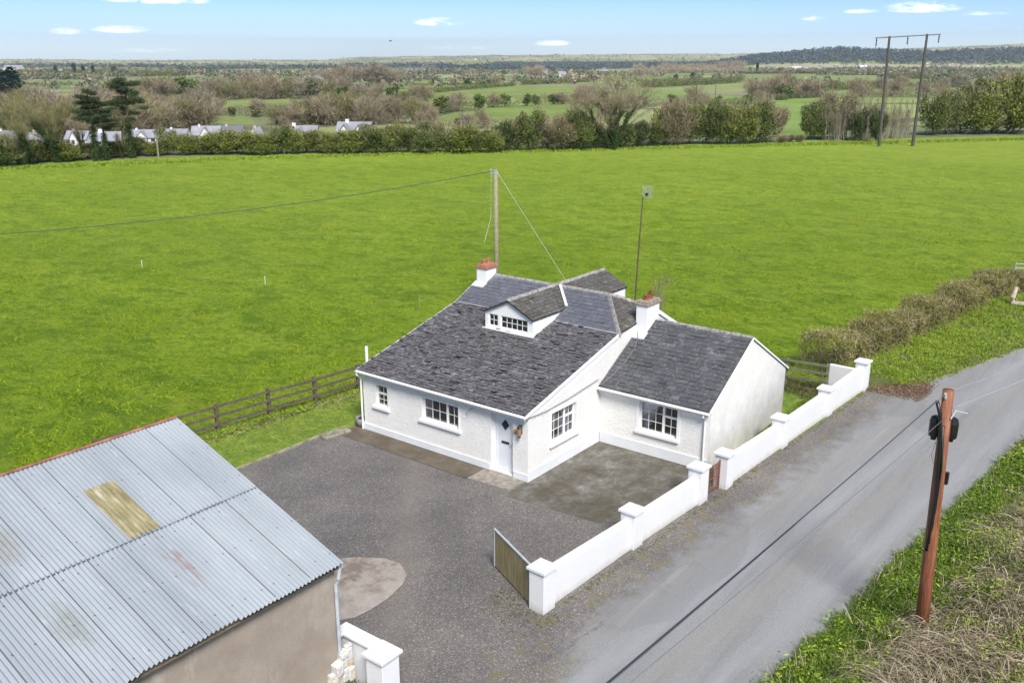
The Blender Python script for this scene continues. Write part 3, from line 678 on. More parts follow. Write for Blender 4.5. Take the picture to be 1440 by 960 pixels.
# windows
C1 = [(0, .62, .36, 1, 1, 1)]
window(H, (-6.78, 0, 1.08), (1, 0, 0), (0, -1, 0), .58, .79, [(0, 1, 0, .60, 2, 2), (0, 1, .60, 1, 2, 1)], None, label='small square window at the far end of the front wall')
window(H, (-4.52, 0, 1.10), (1, 0, 0), (0, -1, 0), 1.64, .80, [(0, .66, 0, 1, 3, 2), (.66, 1, 0, 1, 2, 2)], [(.0, .18, .16)], label='wide front window of two lights')
window(H, (0, 1.30, .90), (0, 1, 0), (1, 0, 0), 1.44, 1.05, [(0, .62, 0, 1, 3, 3), (.62, 1, 0, .64, 2, 2), (.62, 1, .64, 1, 2, 1)], [(.62, 1.0, 1.0), (0, .12, .10)], label='gable wall window overlooking the patio')
window(H, (1.58, 4.25, .84), (1, 0, 0), (0, -1, 0), 1.44, 1.06, [(0, .62, 0, 1, 3, 3), (.62, 1, 0, .64, 2, 2), (.62, 1, .64, 1, 2, 1)], [(0, .44, .18), (.90, 1.0, 1.0)], label='wing window with white curtains drawn aside')
# surround bands of the patio windows
def surround(O, ex, nrm, w, h, t=.12):
    O = Vector(O); ex = Vector(ex); nr = Vector(nrm); M = Matrix.Identity(4)
    for r in range(3): M[r][0] = ex[r]; M[r][1] = -nr[r]; M[r][2] = (0, 0, 1)[r]; M[r][3] = O[r]
    MB().box(-t, -.002, -.018, -.001, -.003, h + t, M).box(w + .002, w + t, -.018, -.001, -.003, h + t, M).box(-.002, w + .002, -.018, -.001, h + .002, h + t, M).build('window_surround', 'smooth_white', H)
surround((0, 1.30, .90), (0, 1, 0), (1, 0, 0), 1.44, 1.05); surround((1.58, 4.25, .84), (1, 0, 0), (0, -1, 0), 1.44, 1.06)
surround((-4.52, 0, 1.10), (1, 0, 0), (0, -1, 0), 1.64, .80, .06)
# door
d = MB().box(-1.46, -.62, .17, .21, .07, 2.0).build('door', 'door_paint', H)
MB().box(-1.50, -1.44, .13, .215, .06, 2.03).box(-.64, -.60, .13, .215, .06, 2.03).box(-1.44, -.64, .13, .215, 1.98, 2.03).build('door_frame', 'white_gloss', d)
MB().box(-1.36, -1.335, .16, .171, .15, 1.93).box(-.74, -.715, .16, .171, .15, 1.93).box(-1.335, -.74, .16, .171, 1.905, 1.93).box(-1.335, -.74, .16, .171, .15, .175).build('moulding', 'white_gloss', d)
MB().prism([(-1.02, .168, 1.50), (-.87, .168, 1.68), (-1.02, .168, 1.86), (-1.17, .168, 1.68)], (0, -.02, 0)).build('diamond_pane', 'dark_room', d)
MB().box(-1.17, -.87, .148, .169, 1.03, 1.10).build('letterbox', 'black_iron', d)
MB().tube([(-.70, .165, 1.05), (-.70, .10, 1.05), (-.80, .10, 1.05)], .012).build('handle', 'brass', d)
MB().box(-.50, -.45, -.03, -.001, 1.56, 1.66).lathe((-.475, -.05, 1.60), [(.02, 0), (.05, .03), (.045, .12), (.01, .15)], 10).build('door_bell', 'brass', H)
lan = MB().box(-.245, -.215, -.06, -.001, 1.62, 1.92).tube([(-.23, -.05, 1.9), (-.23, -.14, 1.98), (-.23, -.14, 1.93)], .012).lathe((-.23, -.14, 1.86), [(.10, 0), (.05, .07), (.01, .10)], 6).lathe((-.23, -.14, 1.58), [(.015, -.06), (.06, 0), (.065, .02)], 6).build('wall_lantern', 'black_iron', H)
MB().lathe((-.23, -.14, 1.60), [(.06, 0), (.085, .25)], 6).build('lantern_glass', 'lantern_glass', lan)
MB().tube([(-2.25, -.01, 2.02), (-2.25, -.18, 2.0), (-2.38, -.20, 1.86), (-2.42, -.1, 1.80)], .012, 6).build('wall_bracket', 'cable_grey', H)
MB().box(3.62, 3.90, 4.235, 4.249, 1.90, 2.02).build('air_vent', 'galv_dull', H)

# roof planes laid slate by slate
def clip(poly, C):      # Sutherland-Hodgman in 2D, convex counter-clockwise C
    for i in range(len(C)):
        (ax, ay), (bx, by) = C[i], C[(i + 1) % len(C)]; outp = []
        side = lambda p: (bx - ax) * (p[1] - ay) - (by - ay) * (p[0] - ax)
        for k in range(len(poly)):
            p, q = poly[k], poly[(k + 1) % len(poly)]; sp, sq = side(p), side(q)
            if sp >= 0: outp.append(p)
            if sp * sq < 0: tt = sp / (sp - sq); outp.append((p[0] + (q[0] - p[0]) * tt, p[1] + (q[1] - p[1]) * tt))
        poly = outp
        if len(poly) < 3: return []
    return poly
def slates(name, mat, pts, parent, gauge=.22, wid=.30, rough=1.0, eave=0, deck=True, seed=1):
    rg = random.Random(seed); P = [Vector(p) for p in pts]
    O = P[eave]; ex = (P[eave + 1] - O).normalized(); nn = None
    for k in range(len(P) - 2):
        c = (P[k + 1] - P[k]).cross(P[k + 2] - P[k + 1])
        if c.length > 1e-6: nn = c.normalized(); break
    if nn.z < 0: nn = -nn
    ey = nn.cross(ex); 
    if ey.z < 0: ey = -ey
    poly = [((p - O).dot(ex), (p - O).dot(ey)) for p in P]
    area = sum(poly[i][0] * poly[(i + 1) % len(poly)][1] - poly[(i + 1) % len(poly)][0] * poly[i][1] for i in range(len(poly)))
    if area < 0: poly = poly[::-1]
    x0, x1 = min(p[0] for p in poly), max(p[0] for p in poly); y0, y1 = min(p[1] for p in poly), max(p[1] for p in poly)
    mb = MB(); row = 0; y = y0 - .01
    while y < y1:
        x = x0 - (wid / 2 if row % 2 else 0) - rg.uniform(0, .04)
        while x < x1:
            w = wid * rg.uniform(.93, 1.07); gap = .006 + .004 * rg.random()
            dy = rg.gauss(0, .008 * rough); lift = .016 + abs(rg.gauss(0, .008 * rough)); rot = rg.gauss(0, .012 * rough)
            if rough > 1.5 and rg.random() < .13: lift += rg.uniform(.01, .04); dy -= rg.uniform(0, .05)
            rect = [(x + gap, y + dy - rot * w / 2), (x + w - gap, y + dy + rot * w / 2), (x + w - gap, y + gauge + .03), (x + gap, y + gauge + .03)]
            if rough > 1.5 and rg.random() < .12: rect[0] = (rect[0][0] + rg.uniform(.02, .08), rect[0][1]); rect.insert(0, (rect[-1][0], y + dy + rg.uniform(.03, .09)))
            if rough > 1.5 and rg.random() < .015: x += w; continue
            c = clip(rect, poly)
            if c:
                top = []
                for (u_, v_) in c:
                    f = 1 - (v_ - y) / (gauge + .03); top.append(O + ex * u_ + ey * v_ + nn * (.005 + lift * max(0, min(1.2, f)) + .006 * (1 - f)))
                n = len(top); i = len(mb.v); mb.v += [tuple(t_) for t_ in top] + [tuple(t_ - nn * .012) for t_ in top]
                mb.f.append(tuple(range(i, i + n)))
                for k in range(n): mb.f.append((i + (k + 1) % n, i + k, i + n + k, i + n + (k + 1) % n))
            x += w
        y += gauge; row += 1
    o = mb.build(name, mat, parent, fix=False)
    if deck: MB().prism([p + nn * .0 for p in P], -nn * .05).build('roof_deck', 'roof_deck', o)
    return o, (O, ex, ey, nn, poly)
XR0 = WL - .12
lowroof, LP = slates('lower_roof', 'slate_old', [(XR0, -.17, ZE - .04), (.03, -.17, ZE - .04), (.03, YB, ZB), (XR0, YB, ZB)], H, .155, .225, 1.9, seed=3)
lowroof['label'] = 'rough mottled grey slates of the lower front roof slope'
slates('upper_roof', 'slate_blue', [(XR0, YB, ZB + .012), (.03, YB, ZB + .012), (-1.55, YR, ZR), (XR0, YR, ZR)], H, .20, .34, .9, seed=4)[0]['label'] = 'smoother bluish slates under the ridge'
slates('hip_roof', 'slate_mossy', [(.05, YB, ZB + .01), (.05, 8.15, 4.0), (-1.55, YR, ZR)], H, .2, .3, 1.2, seed=5)
slates('rear_roof', 'slate_wing', [(.03, YK + .1, ZK - .05), (XR0, YK + .1, ZK - .05), (XR0, YR, ZR), (-1.55, YR, ZR), (.03, 8.15, 4.0)], H, .2, .3, 1.2, seed=6)
slates('wing_roof', 'slate_wing', [(.03, 4.10, wz(4.10)), (GX + .03, 4.10, wz(4.10)), (GX + .03, YW, ZW), (.03, YW, ZW)], H, .185, .32, 1.5, seed=7)
slates('wing_rear_roof', 'slate_wing', [(GX + .03, 10.7, wz(10.7)), (.03, 10.7, wz(10.7)), (.03, YW, ZW), (GX + .03, YW, ZW)], H, .2, .32, 1.1, seed=8)
# moss and slipped pieces scattered over the roughest slopes
def moss(n, plane, parent, xr, yr, sz=.05, seed=2, powx=1):
    rg = random.Random(seed); O, ex, ey, nn, poly = plane; mb = MB()
    for _ in range(n):
        u_ = xr[0] + (xr[1] - xr[0]) * rg.random() ** powx; v_ = rg.uniform(*yr); s = sz * rg.uniform(.4, 1.3); c = O + ex * u_ + ey * v_ + nn * .015
        a = rg.uniform(-.5, .5); d1 = (ex * math.cos(a) + ey * math.sin(a)) * s * 1.25; d2 = nn.cross(d1) * .55
        q = [c - d1, c - d2, c + d1, c + d2]; i = len(mb.v); mb.v += [tuple(t_) for t_ in q] + [tuple(c + nn * s * .45)]
        mb.f += [(i, i + 1, i + 4), (i + 1, i + 2, i + 4), (i + 2, i + 3, i + 4), (i + 3, i, i + 4)]
    o = mb.build('moss', 'roof_moss', parent, fix=False); o['kind'] = 'stuff'; return o
moss(1500, LP, lowroof, (.3, 7.4), (.2, 5.3), .055)
# ridges, verges, flashings
rd = MB()
def ridge(mb, a, b_, r=.09, tile=.45):
    a, b_ = Vector(a), Vector(b_); Ln = (b_ - a).length; n = max(1, round(Ln / tile)); d = (b_ - a) / n; s = d.normalized().cross(Vector((0, 0, 1))).normalized()
    for k in range(n):
        p0 = a + d * k; p1 = a + d * (k + 1) - d.normalized() * .012; up = Vector((0, 0, 1)); j = random.uniform(-.006, .006)
        sec = [s * -r * 1.5 + up * -.085, s * -r * .75 + up * (.0 + j), up * (.055 + j), s * r * .75 + up * j, s * r * 1.5 + up * -.085]
        i = len(mb.v); mb.v += [tuple(p0 + q) for q in sec] + [tuple(p1 + q) for q in sec]
        for m_ in range(4): mb.f.append((i + m_, i + m_ + 1, i + 6 + m_, i + 5 + m_))
        mb.f.append((i, i + 1, i + 2, i + 3, i + 4)); mb.f.append((i + 9, i + 8, i + 7, i + 6, i + 5))
for a_r, b_r, rr_ in (((-7.15, YR, ZR + .02), (-1.55, YR, ZR + .02), .065), ((.50, YW, ZW + .02), (GX + .03, YW, ZW + .02), .06), ((-1.5, YR - .04, ZR + .01), (.05, YB + .02, ZB + .05), .075), ((-1.5, YR + .04, ZR + .01), (.04, 8.15, 4.04), .07)):
    rd = MB(); ridge(rd, a_r, b_r, rr_, .42); rd.build('ridge_tiles', 'cement_verge', H, fix=False)
MB().box(XR0 + .2, -2.5 - 2.45, YB - .03, YB + .03, ZB + .03, ZB + .04).build('break_flashing', 'flashing', H); MB().box(-2.6, 0, YB - .03, YB + .03, ZB + .03, ZB + .04).build('break_flashing', 'flashing', H)
def strip(mb, a, b_, w, t=.02, side=(0, 0, 1)):
    a, b_ = Vector(a), Vector(b_); d = (b_ - a).normalized(); s = d.cross(Vector(side)).normalized() * w / 2; u_ = s.cross(d).normalized() * t
    mb.prism([a - s, a + s, b_ + s, b_ - s], u_)
vg = MB(); vg.prism([(.03, -.17, ZE - .14), (.03, YB, ZB - .10), (.03, YB, ZB + .02), (.03, -.17, ZE - .02)], (.025, 0, 0)); 
vg.build('verge_board', 'smooth_white', H); vg = MB(); vg.prism([(XR0, -.17, ZE - .14), (XR0, YB, ZB - .10), (XR0, YR, ZR - .10), (XR0, YR, ZR + .02), (XR0, YB, ZB + .02), (XR0, -.17, ZE - .02)], (-.025, 0, 0))
vg.build('verge_board', 'smooth_white', H); vg = MB(); vg.prism([(GX + .03, 4.08, wz(4.08) - .035), (GX + .03, YW, ZW - .035), (GX + .03, 10.72, wz(10.72) - .035), (GX + .03, 10.72, wz(10.72) + .03), (GX + .03, YW, ZW + .03), (GX + .03, 4.08, wz(4.08) + .03)], (.03, 0, 0))
vg.build('verge_board', 'smooth_white', H); vg = MB(); vg.prism([(.035, 8.15, 3.86), (.035, 11.1, 2.27), (.035, 11.1, 2.42), (.035, 8.15, 4.02)], (.03, 0, 0))
vg.build('verge_board', 'smooth_white', H)
# fascias, gutters, downpipes
MB().box(XR0, .03, -.19, -.165, ZE - .20, ZE - .05).build('fascia', 'pvc_white', H); MB().box(.04, GX + .03, 4.07, 4.095, wz(4.1) - .17, wz(4.1) - .02).build('fascia', 'pvc_white', H)
gt = MB()
def gutter(mb, a, b_, r=.055):
    a, b_ = Vector(a), Vector(b_); d = (b_ - a).normalized(); s = d.cross(Vector((0, 0, 1))); n = 8
    prof = [(math.cos(math.pi * k / n + math.pi) * r, math.sin(math.pi * k / n + math.pi) * r) for k in range(n + 1)]; prof += [(x * .85, z * .85) for x, z in prof[::-1]]
    i = len(mb.v)
    for p in (a, b_):
        mb.v += [tuple(p + s * x + Vector((0, 0, z))) for x, z in prof]
    m_ = len(prof)
    for k in range(m_): mb.f.append((i + k, i + (k + 1) % m_, i + m_ + (k + 1) % m_, i + m_ + k))
gutter(gt, (XR0 - .02, -.245, ZE - .06), (.05, -.245, ZE - .06)); gt.build('gutter', 'pvc_white', H); gt = MB(); gutter(gt, (.04, 4.01, wz(4.1) - .04), (GX + .05, 4.01, wz(4.1) - .04))
gt.build('gutter', 'pvc_white', H)
MB().tube([(-7.45, -.245, 2.25), (-7.45, -.245, 2.15), (-7.45, -.06, 2.0), (-7.45, -.06, .03)], .035).build('downpipe', 'pvc_white', H)
MB().tube([(4.05, 4.01, 2.02), (4.05, 4.01, 1.95), (4.05, 4.18, 1.85), (4.05, 4.18, .03)], .035).build('downpipe', 'pvc_white', H)
p = on(515, 487, X=-7.58); MB().tube([(-7.58, p[1], .05), (-7.58, p[1], p[2])], .055, 10).build('soil_pipe', 'pvc_white', H)
# chimneys
def chimney(x0, x1, y0, y1, zb, zt, pots, cap_mat, label, potm='terracotta'):
    c = MB().box(x0, x1, y0, y1, zb, zt).build('chimney', 'smooth_white', H, bevel=.01); c['label'] = label
    MB().box(x0 - .05, x1 + .05, y0 - .05, y1 + .05, zt + .001, zt + .10).box(x0 - .02, x1 + .02, y0 - .02, y1 + .02, zt + .101, zt + .16).build('chimney_cap', cap_mat, c, bevel=.015)
    for (x, y) in pots: MB().lathe((x, y, zt + .16), [(.11, 0), (.095, .05), (.095, .12), (.115, .14), (.115, .18), (.085, .18), (.07, .06)], 14).build('chimney_pot', potm, c, smooth=False)
    return c
chimney(-7.5, -6.98, 6.62, 7.25, 4.0, 4.86, [(-7.24, 6.80), (-7.24, 7.06)], 'terracotta', 'far chimney with two bright terracotta pots')
c2 = chimney(.001, .46, 6.55, 7.42, 3.3, 4.52, [(.23, 6.84), (.23, 7.12)], 'chimney_cap', 'wing chimney with a crumbling cap and two dark pots', 'rust')
MB().lathe((.23, 7.12, 4.84), [(.03, 0), (.03, .10), (.07, .10), (.07, .13)], 8).build('cowl', 'rust', c2)
MB().prism([(.01, 6.25, 3.36), (.52, 6.25, 3.37), (.52, 6.54, 3.54), (.01, 6.54, 3.54)], (0, 0, .025)).build('chimney_flashing', 'flashing', H)
MB().prism([(-7.54, 6.3, 4.175), (-6.92, 6.3, 4.175), (-6.92, 6.6, 4.315), (-7.54, 6.6, 4.315)], (0, 0, .025)).build('chimney_flashing', 'flashing', H)
# dormers
def dormer(sgn, yf, name, label):
    D = empty_part(name, label)
    xc, hw, ze_, za = -3.86, 1.10, 4.03, 4.56
    ztop = lambda Y: (2.36 + .2518 * Y if Y < YB else ZB + (Y - YB) * .459) if sgn < 0 else ZR - .54 * (Y - YR)
    zb = ztop(yf) - .06
    f = MB()
    x0, x1 = xc - hw, xc + hw
    if sgn < 0:
        wallpanel(f, (x0, yf, 0), (1, 0, 0), 2 * hw, zb, ze_, [(.16, .60, 3.50, 3.96), (.72, 1.96, 3.50, 3.96)], .12, (0, -1, 0))
        f.poly([(x0, yf, ze_), (x1, yf, ze_), (xc, yf, za)])
    else:
        f.poly([(x0, yf, zb), (x1, yf, zb), (x1, yf, ze_), (xc, yf, za), (x0, yf, ze_)])
    yb = YB + (ze_ - ZB) / .459 if sgn < 0 else YR + (ZR - ze_) / .54
    for x in (x0, x1): 
        pts = [(x, yf, zb), (x, yf, ze_), (x, yb, ze_)] + ([(x, YB, ZB - .05)] if sgn < 0 else [])
        f.poly(pts)
    f.build('dormer_wall', 'smooth_white', D, fix=False)
    e = .03; ye = yf + sgn * .09
    top = (xc, YR, za + e); 
    for s in (-1, 1):
        xe = xc + s * (hw + .06); zl = ze_ + e - .06 * (za - ze_) / hw
        ybb = YB + (zl - ZB) / .459 if sgn < 0 else YR + (ZR - zl) / .54
        pl = [(xe, ye, zl), (xe, ybb, zl), (xc, YR, za + e), (xc, ye, za + e)]
        slates('dormer_roof', 'slate_mossy', pl, D, .17, .26, 1.4, seed=20 + s)
    r_ = MB(); ridge(r_, (xc, ye, za + e + .03), (xc, YR - sgn * -.02, za + e + .03), .07, .4); r_.build('dormer_ridge', 'cement_verge', D, fix=False)
    return D
def empty_part(name, label):
    o = bpy.data.objects.new(name, None); COL.objects.link(o); o.parent = H; o['label'] = label; return o
D1 = dormer(-1, 4.03, 'dormer', 'front dormer with a low strip of small-paned windows')
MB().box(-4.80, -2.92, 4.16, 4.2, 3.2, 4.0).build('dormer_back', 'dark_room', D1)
window(D1, (-4.80, 4.03, 3.50), (1, 0, 0), (0, -1, 0), .44, .46, [(0, 1, 0, 1, 2, 2)], None, .05, False, .03, 'dormer_window')
window(D1, (-4.24, 4.03, 3.50), (1, 0, 0), (0, -1, 0), 1.24, .46, [(0, 1, 0, 1, 5, 2)], None, .05, False, .03, 'dormer_window')
MB().box(-5.05, -2.67, 3.90, 4.028, 3.385, 3.41).build('dormer_flashing', 'flashing', D1)
mb = MB(); strip(mb, (-2.72, 6.1, 4.12), (-3.72, 7.1, 4.62), .11, .02); mb.build('valley_flashing', 'flashing', D1)
dormer(1, 10.45, 'dormer', 'rear dormer rising behind the main ridge')
# cable sagging over gable wall and wing roof
pts = [on(739, 590, X=.05)] + [on(a, b_, X=.06) for a, b_ in ((770, 577), (800, 560), (823, 545), (842, 533))]
mb = MB(); mb.tube(pts, .012, 5)
q = [(0.12, 4.08, wz(4.08) + .08), (.30, 4.6, wz(4.6) + .06), (.42, 5.2, wz(5.2) + .06), (.42, 5.8, wz(5.8) + .06), (.30, 6.2, wz(6.2) + .06), (.12, 6.5, wz(6.5) + .06)]
mb.tube(q, .013, 5); mb.build('cable', 'cable_grey', H)

# ------------------------------------------------------------------ shed
S = empty('shed', (0, 0, 0), 'big farm shed with corrugated iron roof and bare rendered wall in the near left corner', 'shed')
SE, SR, ZSE, ZSR, YS = 3.05, -2.45, 3.08, 4.92, -10.55
sl_ = (ZSR - ZSE) / (SR - SE)
YS0 = -24.0
def sz(x): return ZSE + (x - SE) * sl_
wl_, ns = .096, 7
def corr(x0, x1, y0, y1, off, mat, parent, name, edge_jit=True):
    n = int(round((y1 - y0) / wl_ * ns)); vs = []; fs = []
    nxs = 5
    js = {}
    for k in range(n + 1):
        y = y0 + (y1 - y0) * k / n; zz = .022 * math.sin(2 * math.pi * y / wl_)
        for j in range(nxs + 1): x = x0 + (x1 - x0) * j / nxs; vs.append((x, y, sz(x) + zz + off))
    for k in range(n):
        for j in range(nxs): a = k * (nxs + 1) + j; fs.append((a, a + 1, a + nxs + 2, a + nxs + 1))
    return vs, fs
V = []; Fq = []
def add(vf):
    o = len(V); V.extend(vf[0]); Fq.extend([tuple(i + o for i in f) for f in vf[1]])
rgs = random.Random(5); YK0, YK1 = on(175, 755, z=sz(.35))[1], on(224, 740, z=sz(.35))[1]; XK = on(133, 697, z=sz(-.8))[0]; print('sky', YK0, YK1, XK)
yy = YS; k = 0; seams = []; SKY0 = -12.42; SKYW = .68
XM = .29
while yy > YS0:
    w = rgs.choice([.68, .68, .85]); y0 = yy - w - .02
    offu = .004 + .006 * (k % 2) + rgs.uniform(0, .003); offl = .000 + .006 * ((k + 1) % 2) + rgs.uniform(0, .003)
    if not (y0 < (YK0 + YK1) / 2 < yy): 
        add(corr(SR - rgs.uniform(.02, .06), XM + .06, y0, yy, offu + .014, None, None, None))
    else: skyspan = (y0, yy, offu)
    add(corr(XM - .05, SE + rgs.uniform(-.02, .03), y0, yy, offl, None, None, None))
    seams.append(y0 + .005); yy -= w; k += 1
me = bpy.data.meshes.new('roof'); me.from_pydata(V, [], Fq); me.materials.append(MATS['corrugated_iron']); me.polygons.foreach_set('use_smooth', [True] * len(me.polygons))
so = me.materials and bpy.data.objects.new('roof', me); COL.objects.link(so); so.parent = S
v_, f_ = corr(XK, XM + .05, YK0, YK1, skyspan[2] + .022, None, None, None)
me = bpy.data.meshes.new('skylight_sheet'); me.from_pydata(v_, [], f_); me.materials.append(MATS['old_fibreglass']); me.polygons.foreach_set('use_smooth', [True] * len(me.polygons))
o = bpy.data.objects.new('skylight_sheet', me); COL.objects.link(o); o.parent = S; o['label'] = 'yellowed translucent sheet'
v_, f_ = corr(SR - .04, XM + .06, skyspan[0] - .02, skyspan[1] + .02, skyspan[2] + .008, None, None, None)
me = bpy.data.meshes.new('roof_sheet'); me.from_pydata(v_, [], f_); me.materials.append(MATS['corrugated_iron']); me.polygons.foreach_set('use_smooth', [True] * len(me.polygons))
o = bpy.data.objects.new('roof_sheet', me); COL.objects.link(o); o.parent = S
# shade under the laps, put in as narrow dark strips following the sheets
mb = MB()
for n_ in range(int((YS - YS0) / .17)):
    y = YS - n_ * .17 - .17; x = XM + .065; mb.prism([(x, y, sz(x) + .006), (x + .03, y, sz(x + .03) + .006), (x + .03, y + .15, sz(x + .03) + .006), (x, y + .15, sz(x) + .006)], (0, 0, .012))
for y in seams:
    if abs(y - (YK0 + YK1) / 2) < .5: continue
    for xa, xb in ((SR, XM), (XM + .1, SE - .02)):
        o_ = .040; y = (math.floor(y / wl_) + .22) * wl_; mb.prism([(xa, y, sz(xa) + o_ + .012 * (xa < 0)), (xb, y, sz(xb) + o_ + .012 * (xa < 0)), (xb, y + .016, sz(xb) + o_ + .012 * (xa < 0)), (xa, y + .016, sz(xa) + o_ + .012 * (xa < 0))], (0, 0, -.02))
mb.build('lap_strip', 'lap_shade_nails', S)['kind'] = 'stuff'
# nail heads along the purlin lines
mb = MB()
for xx in (-2.2, -1.2, -.1, .6, 1.6, 2.75):
    n_ = int((YS - YS0) / .34)
    for q_ in range(n_):
        y = YS - .1 - q_ * .34; y = math.floor(y / wl_) * wl_ + wl_ * .25; mb.lathe((xx, y, sz(xx) + .03), [(.018, 0), (.014, .012), (.004, .016)], 6)
mb.build('roof_nails', 'lap_shade_nails', S)['kind'] = 'stuff'
MB().prism([(SR - .08, YS - .03, ZSR + .05), (SR + .03, YS - .03, ZSR + .045), (SR - .03, YS - .03, ZSR + .07)], (0, -13.5, 0)).build('ridge_flashing', 'rusty_flashing', S)
w = MB()
XW = 2.86
w.box(XW - .2, XW, YS0, YS - .08, -.1, sz(XW) - .05)
w.prism([(XW - .2, YS - .08, -.1), (SR + .05, YS - .08, -.1), (SR + .05, YS - .08, ZSR - .05), (XW - .2, YS - .08, sz(XW - .2) - .05)], (0, -.2, 0))
w.box(SR + .05, SR + .25, YS0, YS - .29, -.1, ZSR - .08); w.build('wall', 'shed_render', S)
MB().box(XW + .001, XW + .05, YS0, YS - .06, sz(XW) - .14, sz(XW) - .045).build('wall_plate', 'fence_wood', S)
gtm = MB(); gutter(gtm, (SE - .05, YS0, ZSE - .085), (SE - .05, YS + .02, ZSE - .085), .04); gtm.build('gutter', 'fence_wood', S)
MB().tube([(SE - .03, YS - .06, ZSE - .1), (SE - .05, YS - .10, ZSE - .35), (SE - .12, YS - .12, ZSE - .5), (SE - .12, YS - .12, .0)], .04).build('downpipe', 'galv_dull', S)
MB().prism([(SE, YS - .0, ZSE - .02), (SR, YS, ZSR - .02), (SR, YS, ZSR - .12), (SE, YS, ZSE - .12)], (0, -.03, 0)).build('barge_board', 'galv_dull', S)

# ------------------------------------------------------------------ boundary walls
def seg_wall(name, label, feet, heights, walltops, pw=.46, group=None):
    """feet: outer near corner of every pillar (X, Y); the pillar stretches back from it"""
    t = empty(name, (feet[0][0], feet[0][1], 0), label, 'wall', world=True); 
    off = Vector((feet[0][0], feet[0][1], 0))
    d = (Vector(feet[-1]) - Vector(feet[0])).normalized(); ang = math.atan2(d.y, d.x) - math.pi / 2
    def MM(x, y): return Matrix.Translation((x, y, 0)) @ Matrix.Rotation(ang, 4, 'Z')
    for (x, y), h in zip(feet, heights):
        M = MM(x, y)
        pl = MB().box(-pw, 0, 0, pw, -.15, h - .09, M).build('pillar', 'wall_paint', t, bevel=.012)
        q = MB().box(-pw - .05, .05, -.05, pw + .05, h - .089, h - .02, M); top = [M @ Vector(c) for c in ((-pw - .05, -.05, h - .02), (.05, -.05, h - .02), (.05, pw + .05, h - .02), (-pw - .05, pw + .05, h - .02))]
        ap = M @ Vector((-pw / 2, pw / 2, h + .025))
        for k in range(4): q.poly([top[k], top[(k + 1) % 4], ap])
        q.build('pillar_cap', 'wall_paint', pl, fix=False)
    w = MB()
    for i in range(len(feet) - 1):
        a = Vector(feet[i]); b_ = Vector(feet[i + 1]); L_ = (b_ - a).length; M = MM(a.x, a.y); 
        an = math.atan2((b_ - a).y, (b_ - a).x) - math.pi / 2; M = Matrix.Translation((a.x, a.y, 0)) @ Matrix.Rotation(an, 4, 'Z')
        h0, h1 = walltops[i]
        P = [(-.10, pw - .03, -.15), (-.36, pw - .03, -.15), (-.36, L_ + .03, -.15), (-.10, L_ + .03, -.15)]
        T = [(-.10, pw - .03, h0), (-.36, pw - .03, h0), (-.36, L_ + .03, h1), (-.10, L_ + .03, h1)]
        P = [tuple(M @ Vector(p)) for p in P]; T = [tuple(M @ Vector(p)) for p in T]; i0 = len(w.v); w.v += P + T
        w.f += [tuple(i0 + k for k in f) for f in ((3, 2, 1, 0), (4, 5, 6, 7), (0, 1, 5, 4), (1, 2, 6, 5), (2, 3, 7, 6), (3, 0, 4, 7))]
    w.build('wall_panel', 'wall_paint', t, bevel=.015)
    return t
seg_wall('boundary_wall', 'white painted roadside wall with three capped pillars, from the wooden gate to the iron gate', [(4.74, -5.76), (4.90, -1.72), (5.13, 1.86)], [1.20, 1.16, 1.22], [(.98, .86), (.84, .86)])
seg_wall('boundary_wall', 'white painted roadside wall with four capped pillars, from the iron gate past the wing gable', [(5.30, 3.33), (5.47, 7.48), (5.66, 11.43), (5.86, 15.10)], [1.20, 1.14, 1.12, 1.28], [(.92, .86), (.86, .90), (.90, 1.02)])
p0 = on(1172, 517, z=.95); 
st_ = MB().box(4.45, 5.5, 14.82, 15.0, -.1, .98).build('end_wall', 'wall_paint', bevel=.015)
tag(st_, 'short low white wall stub at the far end of the roadside wall, meeting the rail fence', 'wall')
# wall by the shed
t = empty('gateway_wall', (3.6, -10.6, 0), 'short white wall with one capped pillar between shed and gateway at the bottom edge', 'wall', world=True)
pl = MB().box(3.64, 4.12, -10.60, -10.10, -.15, 1.12).build('pillar', 'wall_paint', t, bevel=.012)
q = MB().box(3.58, 4.18, -10.66, -10.04, 1.121, 1.20); q.build('pillar_cap', 'wall_paint', pl, bevel=.01)
MB().box(2.45, 3.66, -10.28, -10.02, -.15, 1.04).build('wall_panel', 'wall_paint', t, bevel=.012)
MB().box(2.38, 3.64, -10.33, -9.97, 1.041, 1.11).box(2.38, 2.66, -10.48, -10.331, 1.04, 1.109).build('coping', 'wall_paint', t, bevel=.012)
mb = MB(); rg = random.Random(4)
for yv, top in ((-10.44, 1.02), (-10.60, .98), (-10.77, .80), (-10.93, .58), (-11.06, .34)):
    z = 0
    while z < top - .05:
        h = rg.uniform(.12, .34); mb.box(2.865, 3.02 + rg.uniform(-.05, .06), yv - .095 + rg.uniform(-.02, .02), yv + .09 + rg.uniform(-.02, .02), z, min(z + h, top) - .002, Matrix.Translation((2.95, yv, z)) @ Matrix.Rotation(rg.uniform(-.09, .09), 4, 'X') @ Matrix.Rotation(rg.uniform(-.12, .12), 4, 'Z') @ Matrix.Translation((-2.95, -yv, -z))); z += h
o = mb.build('rubble_pier', 'painted_rubble', bevel=.025)
tag(o, 'broken rubble stones with flaking white and orange paint against the shed corner', 'rubble')

